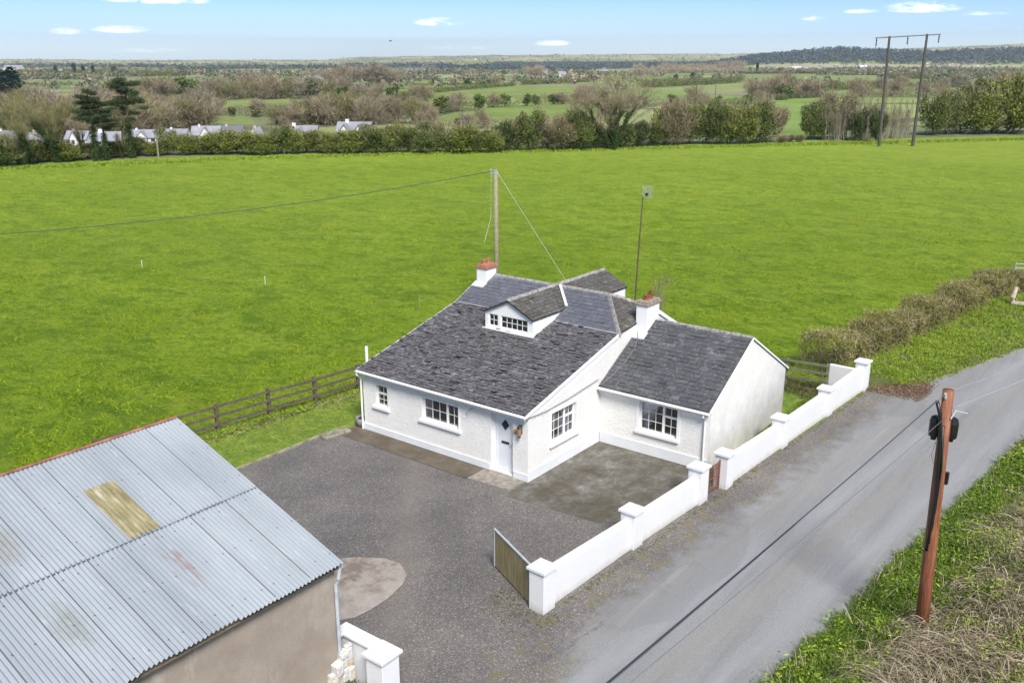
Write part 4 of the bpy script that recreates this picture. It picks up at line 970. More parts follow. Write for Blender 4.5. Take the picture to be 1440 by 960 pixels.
# ------------------------------------------------------------------ gates
ga, gb = Vector((4.25, -5.62, 0)), Vector((2.38, -4.70, 0))
t = empty('wooden_gate', ga, 'tall gate of upright yellowish boards standing open into the yard', 'gate', world=True)
dv = (gb - ga); Lg = dv.length; an = math.atan2(dv.y, dv.x); M = Matrix.Translation(ga) @ Matrix.Rotation(an, 4, 'Z')
mb = MB(); n = 19
for k in range(n): w_ = (Lg - .1) / n; mb.box(.05 + k * w_ + .004, .05 + (k + 1) * w_ - .004, -.012, .012, .06, 1.10 + .004 * (k % 3), M)
mb.build('boards', 'pine_boards', t)
MB().box(0, .05, -.03, .03, .03, 1.15, M).box(Lg - .05, Lg, -.03, .03, .05, 1.15, M).box(.05, Lg - .05, -.028, .028, 1.112, 1.15, M).box(.05, Lg - .05, -.05, -.014, .2, .25, M).box(.05, Lg - .05, -.05, -.014, .9, .95, M).build('gate_frame', 'galv_dull', t)
MB().tube([M @ Vector((Lg * .9, -.06, .35)), M @ Vector((Lg * .9, -.06, .0))], .012, 6).build('drop_bolt', 'rust', t)
a, b_ = Vector((5.16, 2.36, 0)), Vector((5.24, 3.30, 0))
t = empty('iron_gate', a, 'small rusty wrought iron pedestrian gate between two white pillars', 'gate', world=True)
dv = b_ - a; an = math.atan2(dv.y, dv.x); M = Matrix.Translation((a.x - .18, a.y, 0)) @ Matrix.Rotation(an, 4, 'Z'); Lg = dv.length
mb = MB()
for x in (.03, Lg - .03): mb.box(x - .02, x + .02, -.02, .02, .05, 1.0, M)
mb.box(.05, Lg - .05, -.015, .015, .10, .14, M).box(.05, Lg - .05, -.015, .015, .90, .94, M).box(.05, Lg - .05, -.015, .015, .50, .53, M)
mb.build('gate_frame', 'rust', t)
mb = MB()
for k in range(1, 9): x = Lg * k / 9; mb.tube([M @ Vector((x, 0, .14)), M @ Vector((x, 0, .92))], .009, 6)
mb.build('bars', 'rust', t)
mb = MB()
for k in range(4):
    cx = Lg * (k + .5) / 4; mb.tube([M @ Vector((cx + .08 * math.cos(w), 0, .72 + .08 * math.sin(w))) for w in [i * math.pi / 6 for i in range(13)]], .007, 5)
mb.build('scrolls', 'rust', t)
# galvanised field gate at the right edge
a = on(1424, 398, z=0); t = empty('field_gate', (a[0], a[1], 0), 'galvanised five-bar field gate past the end of the clipped hedge', 'gate')
mb = MB()
for z in (.25, .5, .72, .95, 1.2): mb.tube([(0, 0, z), (3.2, .5, z)], .03, 6)
mb.build('bars', 'aluminium', t); MB().tube([(0, 0, 0), (0, 0, 1.3)], .05, 6).build('upright', 'aluminium', t); MB().tube([(3.2, .5, 0), (3.2, .5, 1.3)], .05, 6).build('upright', 'aluminium', t); MB().tube([(1.6, .25, .2), (1.6, .25, 1.2)], .03, 6).build('upright', 'aluminium', t)
# bleached stump on the bank
a = on(1424, 428, z=.4); t = MB().tube([(a[0], a[1], .1), (a[0] - .05, a[1], .8), (a[0] + .05, a[1] + .1, 1.35)], [.20, .14, .10], 7).tube([(a[0], a[1], .45), (a[0] + .7, a[1] - .3, .55), (a[0] + 1.3, a[1] - .5, .4)], [.16, .13, .09], 7).build('tree_stump', 'bleached_wood')
tag(t, 'pale bleached stump on the grass bank by the right edge', 'stump')

# ------------------------------------------------------------------ rail fences
def rail_fence(pts, label, mat, zr=(.42, .76, 1.10), post=True, ph=1.2):
    t = empty('rail_fence', (pts[0][0], pts[0][1], 0), label, 'fence', world=True)
    for i in range(len(pts)):
        x, y = pts[i]
        a = pts[min(i + 1, len(pts) - 1)]; bq = pts[max(i - 1, 0)]; an = math.atan2(a[1] - bq[1], a[0] - bq[0])
        M = Matrix.Translation((x, y, 0)) @ Matrix.Rotation(an, 4, 'Z') @ Matrix.Rotation(random.uniform(-.03, .03), 4, 'X')
        MB().box(-.06, .06, -.06, .06, -.1, ph, M).build('post', mat, t, bevel=.01)
    for i in range(len(pts) - 1):
        a = Vector((*pts[i], 0)); b_ = Vector((*pts[i + 1], 0)); dv = b_ - a; an = math.atan2(dv.y, dv.x)
        for z in zr:
            z_ = z + random.uniform(-.02, .02); M = Matrix.Translation((a.x, a.y, z_)) @ Matrix.Rotation(an, 4, 'Z') @ Matrix.Rotation(random.uniform(-.008, .008), 4, 'Y')
            MB().box(-.02, dv.length + .02, -.095, -.062, -.05, .05, M).build('rail', mat, t)
    return t
fp = [tuple(on(*a, z=0)[:2]) for a in ((307, 611), (380, 588), (444, 570), (504, 551))]
d0 = (fp[1][0] - fp[0][0], fp[1][1] - fp[0][1])
fp = [(fp[0][0] - 2 * d0[0], fp[0][1] - 2 * d0[1]), (fp[0][0] - d0[0], fp[0][1] - d0[1])] + fp + [(fp[-1][0] + .1, fp[-1][1] + 2.1), (fp[-1][0] + .15, fp[-1][1] + 4.4)]
rail_fence(fp, 'dark weathered three-rail fence between the field and the lawn left of the cottage', 'fence_wood')
rail_fence([(-1.5, 13.9), (.8, 13.9), (3.0, 13.95), (4.62, 14.15)], 'mossy three-rail fence behind the wing, ending at the roadside wall', 'fence_wood_right', (.45, .78, 1.12))

# ------------------------------------------------------------------ poles and wires
def cat(a, b_, sag, n=24):
    a, b_ = Vector(a), Vector(b_); return [a.lerp(b_, k / n) - Vector((0, 0, sag * 4 * (k / n) * (1 - k / n))) for k in range(n + 1)]
PB = Vector((12.31, -1.25, 0)); PT = Vector(on(1334, 548, Y=-1.2))
t = empty('telephone_pole', PB, 'leaning reddish-brown wooden telephone pole in the near right verge', 'pole', world=True)
ax = (PT - PB); at_z = lambda z: PB + ax * (z / ax.z)
MB().tube([at_z(-.3), at_z(2), at_z(4), PT], [.155, .145, .13, .118], 16).build('pole', 'creosote_pole', t, smooth=True, fix=True)
RTv = Vector(RT)
for s in (-1, 1):
    c = at_z(5.28 if s > 0 else 5.33) + RTv * s * .19 - Vector(FW) * -.03
    MB().lathe((c.x, c.y, c.z - .26), [(.07, 0), (.115, .03), (.125, .12), (.125, .36), (.10, .46), (.04, .50)], 14).box(c.x - .05, c.x + .05, c.y - .05, c.y + .05, c.z - .32, c.z - .25).build('junction_box', 'black_plastic', t, smooth=False)
MB().box(*(lambda c: (c.x - .05, c.x + .05, c.y - .05, c.y + .05, c.z - .14, c.z + .14))(at_z(4.1) + RTv * .17)).build('terminal_box', 'black_plastic', t, bevel=.01)
off = lambda z, r, f: at_z(z) + RTv * r - Vector(FW) * f
mb = MB(); mb.tube([off(5.95, -.28, .12), off(5.65, -.20, .16), off(5.2, -.16, .17), off(4.6, -.12, .17), off(3.8, -.10, .17), off(3.0, -.12, .18), off(2.55, -.17, .17), off(2.42, -.16, .15)], .042, 8)
mb.tube([off(5.4, -.10, .17), off(4.4, -.05, .18), off(3.4, -.08, .18), off(2.6, -.14, .18)], .025, 6); mb.build('cable_sheath', 'black_plastic', t, smooth=True)
MB().tube([off(5.0, -.20, .1), off(4.7, -.26, .1), off(4.5, -.20, .1), off(4.6, -.14, .12)], .008, 5).build('loop_wire', 'cable_grey', t)
mb = MB(); mb.tube([off(6.0, -.10, .10), off(6.12, -.12, .12)], .03, 6).tube([off(5.55, .05, .14), off(5.75, .14, .14)], .02, 6).tube([off(5.72, .12, .1), off(5.66, .42, .1)], .010, 5)
mb.build('wire_clamp', 'cable_pale', t)
PN = on(890, 960, z=5.35); ATT = off(5.95, -.28, .12); dirw = (Vector(PN) - ATT)
far1 = ATT + dirw * 3.6; far1.z = 6.3
def wire(name, a, b_, sag, r, mat, label, n=30):
    a = Vector(a); o = MB().tube([p - a for p in cat(a, b_, sag, n)], r, 6).build(name, mat, smooth=True); o.location = a; return tag(o, label, 'cable')
wire('overhead_cable', ATT, far1, .45, .015, 'cable_dark', 'thick dark cable running from the leaning pole over the road to the bottom edge')
p2 = Vector(on(864, 960, z=5.5)); a2 = off(6.1, -.12, .12); wire('overhead_cable', a2, a2 + (p2 - a2) * 3.5 + Vector((0, 0, 1.2)), .35, .009, 'cable_grey', 'thin cable crossing the road beside the thick dark one')
p2 = Vector(on(885, 960, z=5.5)); a2 = off(5.6, -.05, .15); wire('overhead_cable', a2, a2 + (p2 - a2) * 3.5 + Vector((0, 0, 1.0)), .35, .007, 'cable_grey', 'thinnest cable, just under the thick dark one over the road')
pr = Vector(on(1440, 528, z=6.1)); a2 = off(5.78, .10, .1); wire('overhead_cable', a2, a2 + (pr - a2) * 8, .25, .012, 'cable_mid', 'pale cable leaving the leaning pole towards the right edge')
pr = Vector(on(1420, 512, z=6.4)); a2 = off(6.12, -.12, .1); wire('overhead_cable', a2, a2 + (pr - a2) * 8, .3, .007, 'cable_mid', 'thin pale wire from the top of the leaning pole along the road edge')
# pole behind the cottage
b0 = Vector((-12.4, 14.2, 0)); zt = on(697, 238, Y=14.2); t0 = Vector(zt)
b0 = Vector((t0.x + .05, 14.2, 0)); 
t = empty('utility_pole', b0, 'grey wooden pole with glass insulators standing right behind the cottage', 'pole', world=True)
MB().tube([b0 - Vector((0, 0, .3)), t0], [.125, .10], 12).build('pole', 'grey_wood', t, smooth=True)
MB().box(t0.x - .35, t0.x + .12, t0.y - .05, t0.y + .05, t0.z - .22, t0.z - .14).tube([(t0.x - .30, t0.y, t0.z - .14), (t0.x - .30, t0.y, t0.z - .02)], .04, 8).tube([(t0.x - .12, t0.y, t0.z - .14), (t0.x - .12, t0.y, t0.z - .02)], .04, 8).build('insulator_bracket', 'galv_dull', t)
MB().tube([(t0.x - .2, t0.y - .1, t0.z - .2), (t0.x - .22, t0.y - .13, t0.z - 2.4), (t0.x - .35, t0.y - .5, t0.z - 3.6)], .012, 5).build('drop_wire', 'cable_pale', t)
e1 = Vector(on(0, 320, z=6.3)); s1 = t0 + Vector((-.2, 0, -.1)); wire('overhead_cable', s1, s1 + (e1 - s1) * 1.5 + Vector((0, 0, .6)), .75, .016, 'cable_dark', 'dark twisted cable from the pole behind the cottage across the green field')
e2 = Vector(on(786, 379, Y=17.0)); e2v = t0 + (e2 - t0) * 1.6
wire('guy_wire', t0 + Vector((.1, 0, -.15)), e2v, 0, .012, 'cable_pale', 'pale stay wire slanting down from the pole behind the cottage')
# aerial mast
mt = Vector(on(904, 277, Y=7.9)); mbp = Vector(on(892, 425, Y=7.9)); mbp.z = min(mbp.z, 3.9)
t = empty('aerial_mast', (mbp.x, mbp.y, mbp.z), 'thin rusty mast with a grid television aerial, behind the wing chimney', 'aerial', world=True)
MB().tube([(mbp.x, mbp.y, 3.7), mbp.lerp(mt, .5), mt], [.03, .026, .02], 8).tube([mbp.lerp(mt, .56) + Vector((-.02, 0, 0)), mbp.lerp(mt, .56) + Vector((.12, 0, 0))], .012, 5).build('mast', 'mast_rust', t)
c = mt + Vector((.12, 0, .18)); mb = MB()
for k in range(7): mb.tube([c + Vector((-.16 + .06 * k, .1, -.22)), c + Vector((-.16 + .06 * k, .1, .22))], .007, 4)
for k in range(6): mb.tube([c + Vector((-.18, .1, -.22 + .088 * k)), c + Vector((.22, .1, -.22 + .088 * k))], .007, 4)
for z in (-.12, .12): mb.tube([c + Vector((-.15, -.05, z + .06)), c + Vector((.0, -.05, z)), c + Vector((.15, -.05, z + .06))], .01, 4)
mb.tube([c + Vector((.0, .1, 0)), c + Vector((.0, -.1, 0))], .015, 5); mb.build('grid_aerial', 'aluminium', t)
MB().box(c.x + .02, c.x + .10, c.y - .08, c.y, c.z - .12, c.z - .02).build('amplifier_box', 'black_plastic', t)
# twin-pole power support far right
def wood_h():
    bL = np.array(at(1236, 206)); bR = np.array(at(1283, 196)); 
    t = empty('power_line_frame', bL, 'tall twin-pole electricity support with one crossbar at the far side of the field', 'pylon', world=True)
    def top(px, py, p): return Vector(CAM + ray(px, py) * (depth(p) / float(ray(px, py) @ FW)))
    tL, tR = top(1251, 51, bL), top(1304, 48, bL); bR = np.array(bL) + (Vector(at(1284, 201)) - Vector(bL)) 
    bR = Vector(CAM + ray(1285, 192) * (depth(bL) * 1.0 / float(ray(1285, 192) @ FW))); bR.z = 0
    MB().tube([Vector(bL) - Vector((0, 0, .4)), tL], [.26, .17], 8).build('pole', 'far_pole_wood', t); MB().tube([bR - Vector((0, 0, .4)), tR], [.26, .17], 8).build('pole', 'far_pole_wood', t)
    dx = (tR - tL); a = tL - dx * .37 - Vector((0, 0, .15)); b_ = tR + dx * .36 - Vector((0, 0, .15)); MB().tube([a, b_], .11, 6).build('crossbar', 'cable_grey', t)
    mb = MB()
    for f in (.02, .5, .98): q = a.lerp(b_, f); mb.lathe((q.x, q.y, q.z - 1.2), [(.05, 0), (.12, .15), (.05, .3), (.12, .45), (.05, .6), (.12, .8), (.05, 1.1)], 6)
    mb.build('insulators', 'house_glass', t)
wood_h()
def far_post(px, y0, y1, mat, name, label, r=.12, lamp=False, group=None):
    p = at(px, y0); q = CAM + ray(px, y1) * (depth(p) / float(ray(px, y1) @ FW)); h = q[2] - p[2]
    mb = MB().tube([(0, 0, -.3), (0, 0, h)], [r, r * .8], 7).box(-.5, .5, -.05, .05, h - .5, h - .4)
    if lamp: mb.box(-.9, .3, -.14, .14, h - .06, h + .10)
    o = mb.build(name, mat); o.location = p; return tag(o, label, 'pole', group)
far_post(649, 208, 166, 'grey_wood', 'telegraph_pole', 'pale telegraph pole rising out of the far hedgerow, left of centre', .13, True)
far_post(223, 222, 188, 'grey_wood', 'telegraph_pole', 'pale slanting post in the far hedgerow near the pines', .12)
far_post(978, 152, 118, 'far_pole_wood', 'telegraph_pole', 'left one of two distant dark poles behind the bushes', .18)
far_post(1005, 150, 120, 'far_pole_wood', 'telegraph_pole', 'right one of two distant dark poles behind the bushes', .18)
for (px, py, hh, lab) in ((200, 376, .5, 'small white marker peg standing in the open field'), (373, 400, .5, 'thin white peg in mid field, right of the first'), (590, 436, .9, 'taller wire-tied stake in the field just left of the roof'), (85, 362, .6, 'faint dark stake at the left of the field')):
    p = on(px, py, z=0); o = MB().tube([(0, 0, -.1), (.02, 0, hh)], .018, 6).box(-.03, .03, -.015, .015, hh - .10, hh - .02).build('field_stake', 'peg_white' if px in (200, 373) else 'grey_wood'); o.location = p; tag(o, lab, 'stake')

# bird
p = CAM + ray(549, 58) * .06; bd = MB()
bd.tube([(-.14, 0, 0), (-.05, 0, .01), (.06, 0, .01), (.17, 0, 0)], [.01, .045, .04, .01], 8); bd.poly([(-.04, .03, .02), (.05, .03, .02), (.0, .36, .10)]); bd.poly([(-.04, -.03, .02), (.05, -.03, .02), (.0, -.36, .10)]); bd.poly([(-.14, 0, 0), (-.26, .05, 0), (-.26, -.05, 0)])
o = bd.build('bird', 'bird_dark'); o.location = p; tag(o, 'small dark bird flying in the open sky above the horizon', 'bird')

# ------------------------------------------------------------------ tree and bush prototypes
def put(proto, loc, s, rz, label, cat, group, sx=1.0, first=[None]):
    """copy of a thing with its parts"""
    r_ = proto.copy(); COL.objects.link(r_); r_.location = loc; r_.scale = (s * sx, s * sx, s); r_.rotation_euler = (0, 0, rz); tag(r_, label, cat, group)
    for ch in list(proto.children):
        c = ch.copy(); COL.objects.link(c); c.parent = r_
    return r_
PROTOS = []
def proto_root(name):
    o = bpy.data.objects.new(name, None); COL.objects.link(o); PROTOS.append(o); return o
def mk_bush(name, leafm, nleaf, seed, wide=1.0, size=.085, twigm='twigs_brown', twn=900, blobs=None):     # unit height 1 m => scaled; built at 3.6 m
    rs.seed(seed); rg = random.Random(seed); o = proto_root(name); h = 3.6
    if blobs is None:
        blobs = [(0, 0, 1.5, 1.35 * wide, 1.35 * wide, 1.35)]
        for k in range(9): w = rg.uniform(0, 6.28); r_ = rg.uniform(.5, 1.3) * wide; blobs.append((math.cos(w) * r_, math.sin(w) * r_, rg.uniform(.8, 2.9), rg.uniform(.45, .8), rg.uniform(.45, .8), rg.uniform(.45, .75)))
    P = blobpts(blobs, nleaf); P = P[P[:, 2] > .05]
    v1, f1 = leaves(P, size)
    Q = blobpts(blobs, twn, .3); Q = Q[Q[:, 2] > .3]; D = Q - np.array([0, 0, .6]); D = D / np.linalg.norm(D, axis=1)[:, None] + rnd_dirs(len(D)) * .35 + np.array([0, 0, .35])
    v2, f2 = strands(Q, D, .55, .014)
    V, F, Mi = join((v1, f1), (v2, f2)); npmesh('foliage', V, F, [leafm, twigm], o, Mi)
    segs, tips = tree_skeleton(2.6, .6, .09, 2, 3, .5, .05, seed); limb_mesh(segs, 2, 5).build('stems', 'bark', o, fix=False)
    return o
def mk_bare(name, twm, seed, h=9, spread=.45, depth_=5, n=14000, kids=3, up=.35, tw=.016, ivy=0, trunk='bark', greens=0, tl=.8, lean=(0, 0), first=.3, r0=.022):
    rs.seed(seed); o = proto_root(name); segs, tips = tree_skeleton(h, spread, h * r0, depth_, kids, up, first, seed, lean)
    limb_mesh(segs, 3, 6).build('trunk', trunk, o, fix=False)
    T = np.array([t[2].lerp(t[0], random.random()) for t in tips]); Dn = np.array([t[1] for t in tips]); k = rs.randint(0, len(T), n)
    P = T[k] + rs.normal(size=(n, 3)) * h * .022; D = Dn[k] + rnd_dirs(n) * .75 + np.array([0, 0, .25])
    parts = [strands(P, D, tl * h / 9, tw * h / 9)]; mats = [twm]
    if greens: g_ = T[rs.randint(0, len(T), greens)] + rs.normal(size=(greens, 3)) * h * .05; parts.append(leaves(g_, .06 * h / 9)); mats.append('hedgerow_lime')
    V, F, Mi = join(*parts); npmesh('crown', V, F, mats, o, Mi)
    if ivy:
        pts = []
        for pts_, rr, lv in segs:
            if lv <= ivy:
                for a, b_ in zip(pts_[:-1], pts_[1:]):
                    m_ = int(((b_ - a).length) * (430 if lv == 0 else 260))
                    for _ in range(m_): q = a.lerp(b_, random.random()); rad = (.42 if lv == 0 else .26 if lv == 1 else .16) * h / 9; w = rnd_dirs(1)[0] * rad * random.uniform(.4, 1.2); pts.append((q.x + w[0], q.y + w[1], q.z + w[2]))
        v, f = leaves(np.array(pts), .075 * h / 9); npmesh('ivy', v, f, ['ivy_leaves'], o)
    return o
def mk_pine(name, seed, h=9.5, lean=.06, clumps=26, z0=.52):
    rg = random.Random(seed); rs.seed(seed); o = proto_root(name); mb = MB()
    tp = [Vector((lean * h * (k / 6) ** 1.5 + rg.uniform(-.06, .06), rg.uniform(-.06, .06), h * k / 6 - (.3 if k == 0 else 0))) for k in range(7)]
    mb.tube(tp, [.2, .18, .16, .14, .11, .08, .04], 8); blobs = []
    for k in range(clumps):
        f = z0 + (1 - z0) * (k / clumps) ** .9; i = min(5, int(f * 6)); p = tp[i].lerp(tp[i + 1], f * 6 - i); w = rg.uniform(0, 6.28); r_ = rg.uniform(.5, 3.2) * (1.1 - f * .7) * h / 9
        q = p + Vector((math.cos(w) * r_, math.sin(w) * r_, rg.uniform(-.1, .5))); mb.tube([p, p.lerp(q, .5) + Vector((0, 0, .1)), q], [.05, .035, .015], 4, cap=False)
        blobs.append((q.x, q.y, q.z, rg.uniform(.6, 1.15), rg.uniform(.6, 1.15), rg.uniform(.2, .38)))
    mb.build('trunk', 'pine_bark', o, fix=False)
    iv = []
    for _ in range(2600): f_ = random.random() ** 1.2 * .5 * 6; i = min(5, int(f_)); q = tp[i].lerp(tp[i + 1], f_ - i); w = rnd_dirs(1)[0] * (.62 - .05 * f_) * random.uniform(.4, 1.1); iv.append((q.x + w[0], q.y + w[1], q.z + w[2]))
    v, f = leaves(np.array(iv), .09); npmesh('ivy', v, f, ['ivy_leaves'], o)
    P = blobpts(blobs, 8500, .5); v, f = strands(P, rnd_dirs(len(P)) + np.array([0, 0, .5]), .26, .034); npmesh('crown', v, f, ['pine_needles'], o); return o
def mk_flat(name, leafm, seed, n=900, size=.35, hh=6.0, wid=2.4, twm=None, lean_blobs=7):      # far tree, one mesh
    rs.seed(seed); rg = random.Random(seed)
    blobs = [(rg.uniform(-.5, .5) * wid, rg.uniform(-.5, .5) * wid, rg.uniform(.38, .82) * hh, wid * rg.uniform(.35, .6), wid * rg.uniform(.35, .6), hh * rg.uniform(.13, .22)) for _ in range(lean_blobs)] + [(0, 0, hh * .45, wid * .7, wid * .7, hh * .38)]
    P = blobpts(blobs, n, .4); P = P[P[:, 2] > .1]; v1, f1 = leaves(P, size)
    ang = np.linspace(0, 2 * np.pi, 5)[:-1]; v2 = np.array([(math.cos(a) * .16, math.sin(a) * .16, z) for z in (-.6, hh * .5) for a in ang]); f2 = np.array([(k, (k + 1) % 4, 4 + (k + 1) % 4, 4 + k) for k in range(4)])
    V, F, Mi = join((v1, f1), (v2, f2)); o = npmesh(name, V, F, [leafm, 'bark'], None, Mi); PROTOS.append(o); return o
def mk_farbare(name, twm, seed, n=1900, hh=8., wid=2.6, tw=.03):
    S_ = []; T_ = []; rg = random.Random(seed)
    for j in range(3): a, b_ = tree_skeleton(hh * .95, .55, .13, 3, 4, .3, .15, seed * 7 + j, (rg.uniform(-.35, .35), rg.uniform(-.35, .35)), .38); S_ += a; T_ += b_
    rs.seed(seed); T = np.array([t[2].lerp(t[0], random.random()) for t in T_]); Dn = np.array([t[1] for t in T_]); k = rs.randint(0, len(T), n)
    v1, f1 = strands(T[k] + rs.normal(size=(n, 3)) * .35, Dn[k] + rnd_dirs(n) * .7 + np.array([0, 0, .3]), 1.1, tw)
    m2 = n // 5; P = np.stack([rs.normal(size=m2) * 1.5, rs.normal(size=m2) * 1.5, rs.uniform(0, 2.6, m2)], 1); v3, f3 = strands(P, rnd_dirs(m2) + np.array([0, 0, .8]), 1.0, tw)
    mb = limb_mesh(S_, 1, 4); V, F, Mi = join((v1, f1), (np.array(mb.v), np.array(mb.f)), (v3, f3)); Mi[Mi == 2] = 0; top = np.percentile(V[:, 2], 98); V = V * (8.8 / top); o = npmesh(name, V, F, [twm, 'bark'], None, Mi); PROTOS.append(o); return o

BG = [mk_bush('hedgerow_bush', 'hedgerow_green', 5200, 31 + k) for k in range(2)]
BL = [mk_bush('hedgerow_bush', 'hedgerow_lime', 5200, 41 + k) for k in range(2)]
BB = [mk_bush('hedgerow_bush', 'hedgerow_brown', 3600, 51 + k, twn=2600) for k in range(2)]
BI = [mk_bush('ivy_bush', 'ivy_leaves', 5200, 61, .75)]
TB = None
TV = [mk_bare('ivy_tree', 'twigs_brown', 73, 9, .42, 5, 4500, ivy=2, up=.5, trunk='ivy_bark', greens=900), mk_bare('ivy_tree', 'twigs_brown', 74, 9, .30, 4, 1600, ivy=2, up=.6, trunk='ivy_bark')]
def mk_multi(name, twm, seeds, leans, h, spread, n, tw, ivyd, trunk='ivy_bark', depth_=4, tl=.8, up=.3, base=.5, kids=4):
    o = proto_root(name); S_ = []; T_ = []
    for q_, (sd_, le) in enumerate(zip(seeds, leans)): a, b_ = tree_skeleton(h * (1, .8, .92, .7)[q_], spread, h * .016, depth_, kids, up, .35, sd_, le, base); S_ += a; T_ += b_
    limb_mesh(S_, 3, 6).build('trunk', trunk, o, fix=False); rs.seed(seeds[0])
    T = np.array([t[2].lerp(t[0], random.random()) for t in T_]); Dn = np.array([t[1] for t in T_]); k = rs.randint(0, len(T), n)
    v, f = strands(T[k] + rs.normal(size=(n, 3)) * .22, Dn[k] + rnd_dirs(n) * .8 + np.array([0, 0, .15]), tl, tw); npmesh('crown', v, f, [twm], o)
    pts = []
    for pts_, rr, lv in S_:
        if lv == 0 or (lv == 1 and random.random() < .45):
            for a, b_ in zip(pts_[:-1], pts_[1:]):
                for _ in range(int((b_ - a).length * ivyd * random.uniform(.35, 1.3) * (1 if lv == 0 else .6))): q = a.lerp(b_, random.random()); w = rnd_dirs(1)[0] * (.52 if lv == 0 else .34) * random.uniform(.3, 1.3); pts.append((q.x + w[0], q.y + w[1], q.z + w[2] * 1.2))
    v, f = leaves(np.array(pts), .10); npmesh('ivy', v, f, ['ivy_leaves'], o); return o
BIG = mk_multi('ivy_tree', 'twigs_brown', (201, 207, 213, 219), ((.36, .1), (-.46, -.1), (-.16, .25), (.10, -.25)), 11.5, .50, 20000, .013, 620, depth_=4, up=.22, base=.74, kids=5)
TVB = mk_multi('ivy_tree', 'twigs_olive', (301, 303, 305), ((-.16, 0), (.20, .1), (.02, -.15)), 9.5, .42, 7000, .013, 900, depth_=4)
def mk_thicket(name, seed, h=7, n=22, twm='twigs_grey'):
    rs.seed(seed); rg = random.Random(seed); o = proto_root(name); mb = MB(); P = []; D = []
    for k in range(n):
        x, y = rg.gauss(0, .9), rg.gauss(0, .9); hh = h * rg.uniform(.6, 1.05); lx, ly = x * .35 + rg.gauss(0, .35), y * .35 + rg.gauss(0, .35)
        pts = [Vector((x + lx * (j / 5) ** 1.3 + rg.gauss(0, .05), y + ly * (j / 5) ** 1.3 + rg.gauss(0, .05), hh * j / 5 - (.2 if j == 0 else 0))) for j in range(6)]; mb.tube(pts, [.055, .048, .038, .028, .018, .008], 4, cap=False)
        for _ in range(110): j = rg.uniform(1.2, 4.99); i = int(j); q = pts[i].lerp(pts[i + 1], j - i); P.append(tuple(q)); w = rg.uniform(0, 6.28); D.append((math.cos(w) * .55, math.sin(w) * .55, 1))
    mb.build('stems', 'pale_bark', o, fix=False); v, f = strands(np.array(P), np.array(D), .75, .011); npmesh('crown', v, f, [twm], o); return o
WIL = mk_thicket('bare_thicket', 77)
PN1, PN2 = mk_pine('pine_tree', 5), mk_pine('pine_tree', 9, 8.6, -.03, 22, .6)

def along(pts, n):
    P = [np.array(at(*p)) for p in pts]; L_ = [np.linalg.norm(P[i + 1] - P[i]) for i in range(len(P) - 1)]; T = sum(L_); out_ = []
    for k in range(n):
        d = T * (k + .5) / n
        for i, l in enumerate(L_):
            if d <= l or i == len(L_) - 1: out_.append(P[i] + (P[i + 1] - P[i]) * min(1, d / l)); break
            d -= l
    return out_
rb = random.Random(99)
def hmeters(px, y0, y1, p): q = CAM + ray(px, y1) * (depth(p) / float(ray(px, y1) @ FW)); return float(q[2] - p[2])
# the hedgerow on the far side of the field, bush by bush: (x, base y, top y, kind, width factor)
rows = []
def hrow(x0, x1, y0, y1, t0_, t1_, n, kinds):
    for k in range(n):
        f = (k + .5) / n; x = x0 + (x1 - x0) * f + rb.uniform(-4, 4); rows.append((x, y0 + (y1 - y0) * f - rb.uniform(1, 4), t0_ + (t1_ - t0_) * f + rb.uniform(-5, 5), rb.choice(kinds)))
hrow(-8, 60, 238, 232, 196, 200, 5, 'GGI'); hrow(60, 225, 231, 220, 200, 198, 9, 'LGBL'); hrow(228, 480, 221, 218, 188, 182, 13, 'GLGLB')
hrow(480, 700, 219, 218, 178, 180, 11, 'LGLG'); hrow(700, 830, 217, 212, 166, 164, 7, 'GIGB'); hrow(830, 925, 211, 209, 178, 168, 5, 'LIGG')
hrow(925, 1090, 208, 204, 150, 146, 9, 'BGLBG'); hrow(1135, 1180, 199, 196, 150, 142, 3, 'GBG'); hrow(1300, 1450, 192, 189, 134, 112, 7, 'LGGLG')
hrow(1095, 1130, 204, 203, 192, 190, 3, 'BB')
kindmap = {'G': (BG, 'dense dark green bush', 'bushes of the hedgerow across the field, dense dark green'), 'L': (BL, 'fresh yellow-green bush', 'bushes of the hedgerow across the field, fresh yellow-green'), 'B': (BB, 'brownish twiggy bush', 'bushes of the hedgerow across the field, brownish and twiggy'), 'I': (BI, 'dark ivy-covered bush', 'bushes of the hedgerow across the field, dark with ivy')}
def whereabouts(x):
    return ('at the far left end' if x < 60 else 'below the pines' if x < 228 else 'in front of the left bungalows' if x < 350 else 'in front of the gabled bungalows' if x < 560 else 'behind the utility pole' if x < 720 else 'left of the tall ivy tree' if x < 835 else 'round the foot of the tall ivy tree' if x < 925 else 'left of the gap' if x < 1133 else 'right of the gap' if x < 1200 else 'right of the twin-pole support')
for (x, y0, y1, kd) in rows:
    p = at(x, y0); h = max(1.0, hmeters(x, y1, y1, p)); ps, lb, gp = kindmap[kd]
    put(rb.choice(ps), p, h / 3.0, rb.uniform(0, 6.28), lb + ' in the far hedgerow ' + whereabouts(x), 'bush', gp + ', ' + whereabouts(x), sx=max(.85, min(1.6, 4.0 / h)) * rb.uniform(.95, 1.25))
def top_of(p_):
    zs = []
    for o in [p_] + list(p_.children):
        if o.type == 'MESH': a_ = np.zeros(len(o.data.vertices) * 3, np.float32); o.data.vertices.foreach_get('co', a_); zs.append(np.percentile(a_[2::3], 99.3))
    return float(max(zs))
def single(proto, x, y0, y1, H0, label, cat_='tree', sx=1.0, rz=None, group=None):
    H0 = top_of(proto)
    p = at(x, y0); h = hmeters(x, y0, y1, p); return put(proto, p, h / H0, rb.uniform(0, 6.28) if rz is None else rz, label, cat_, group, sx)
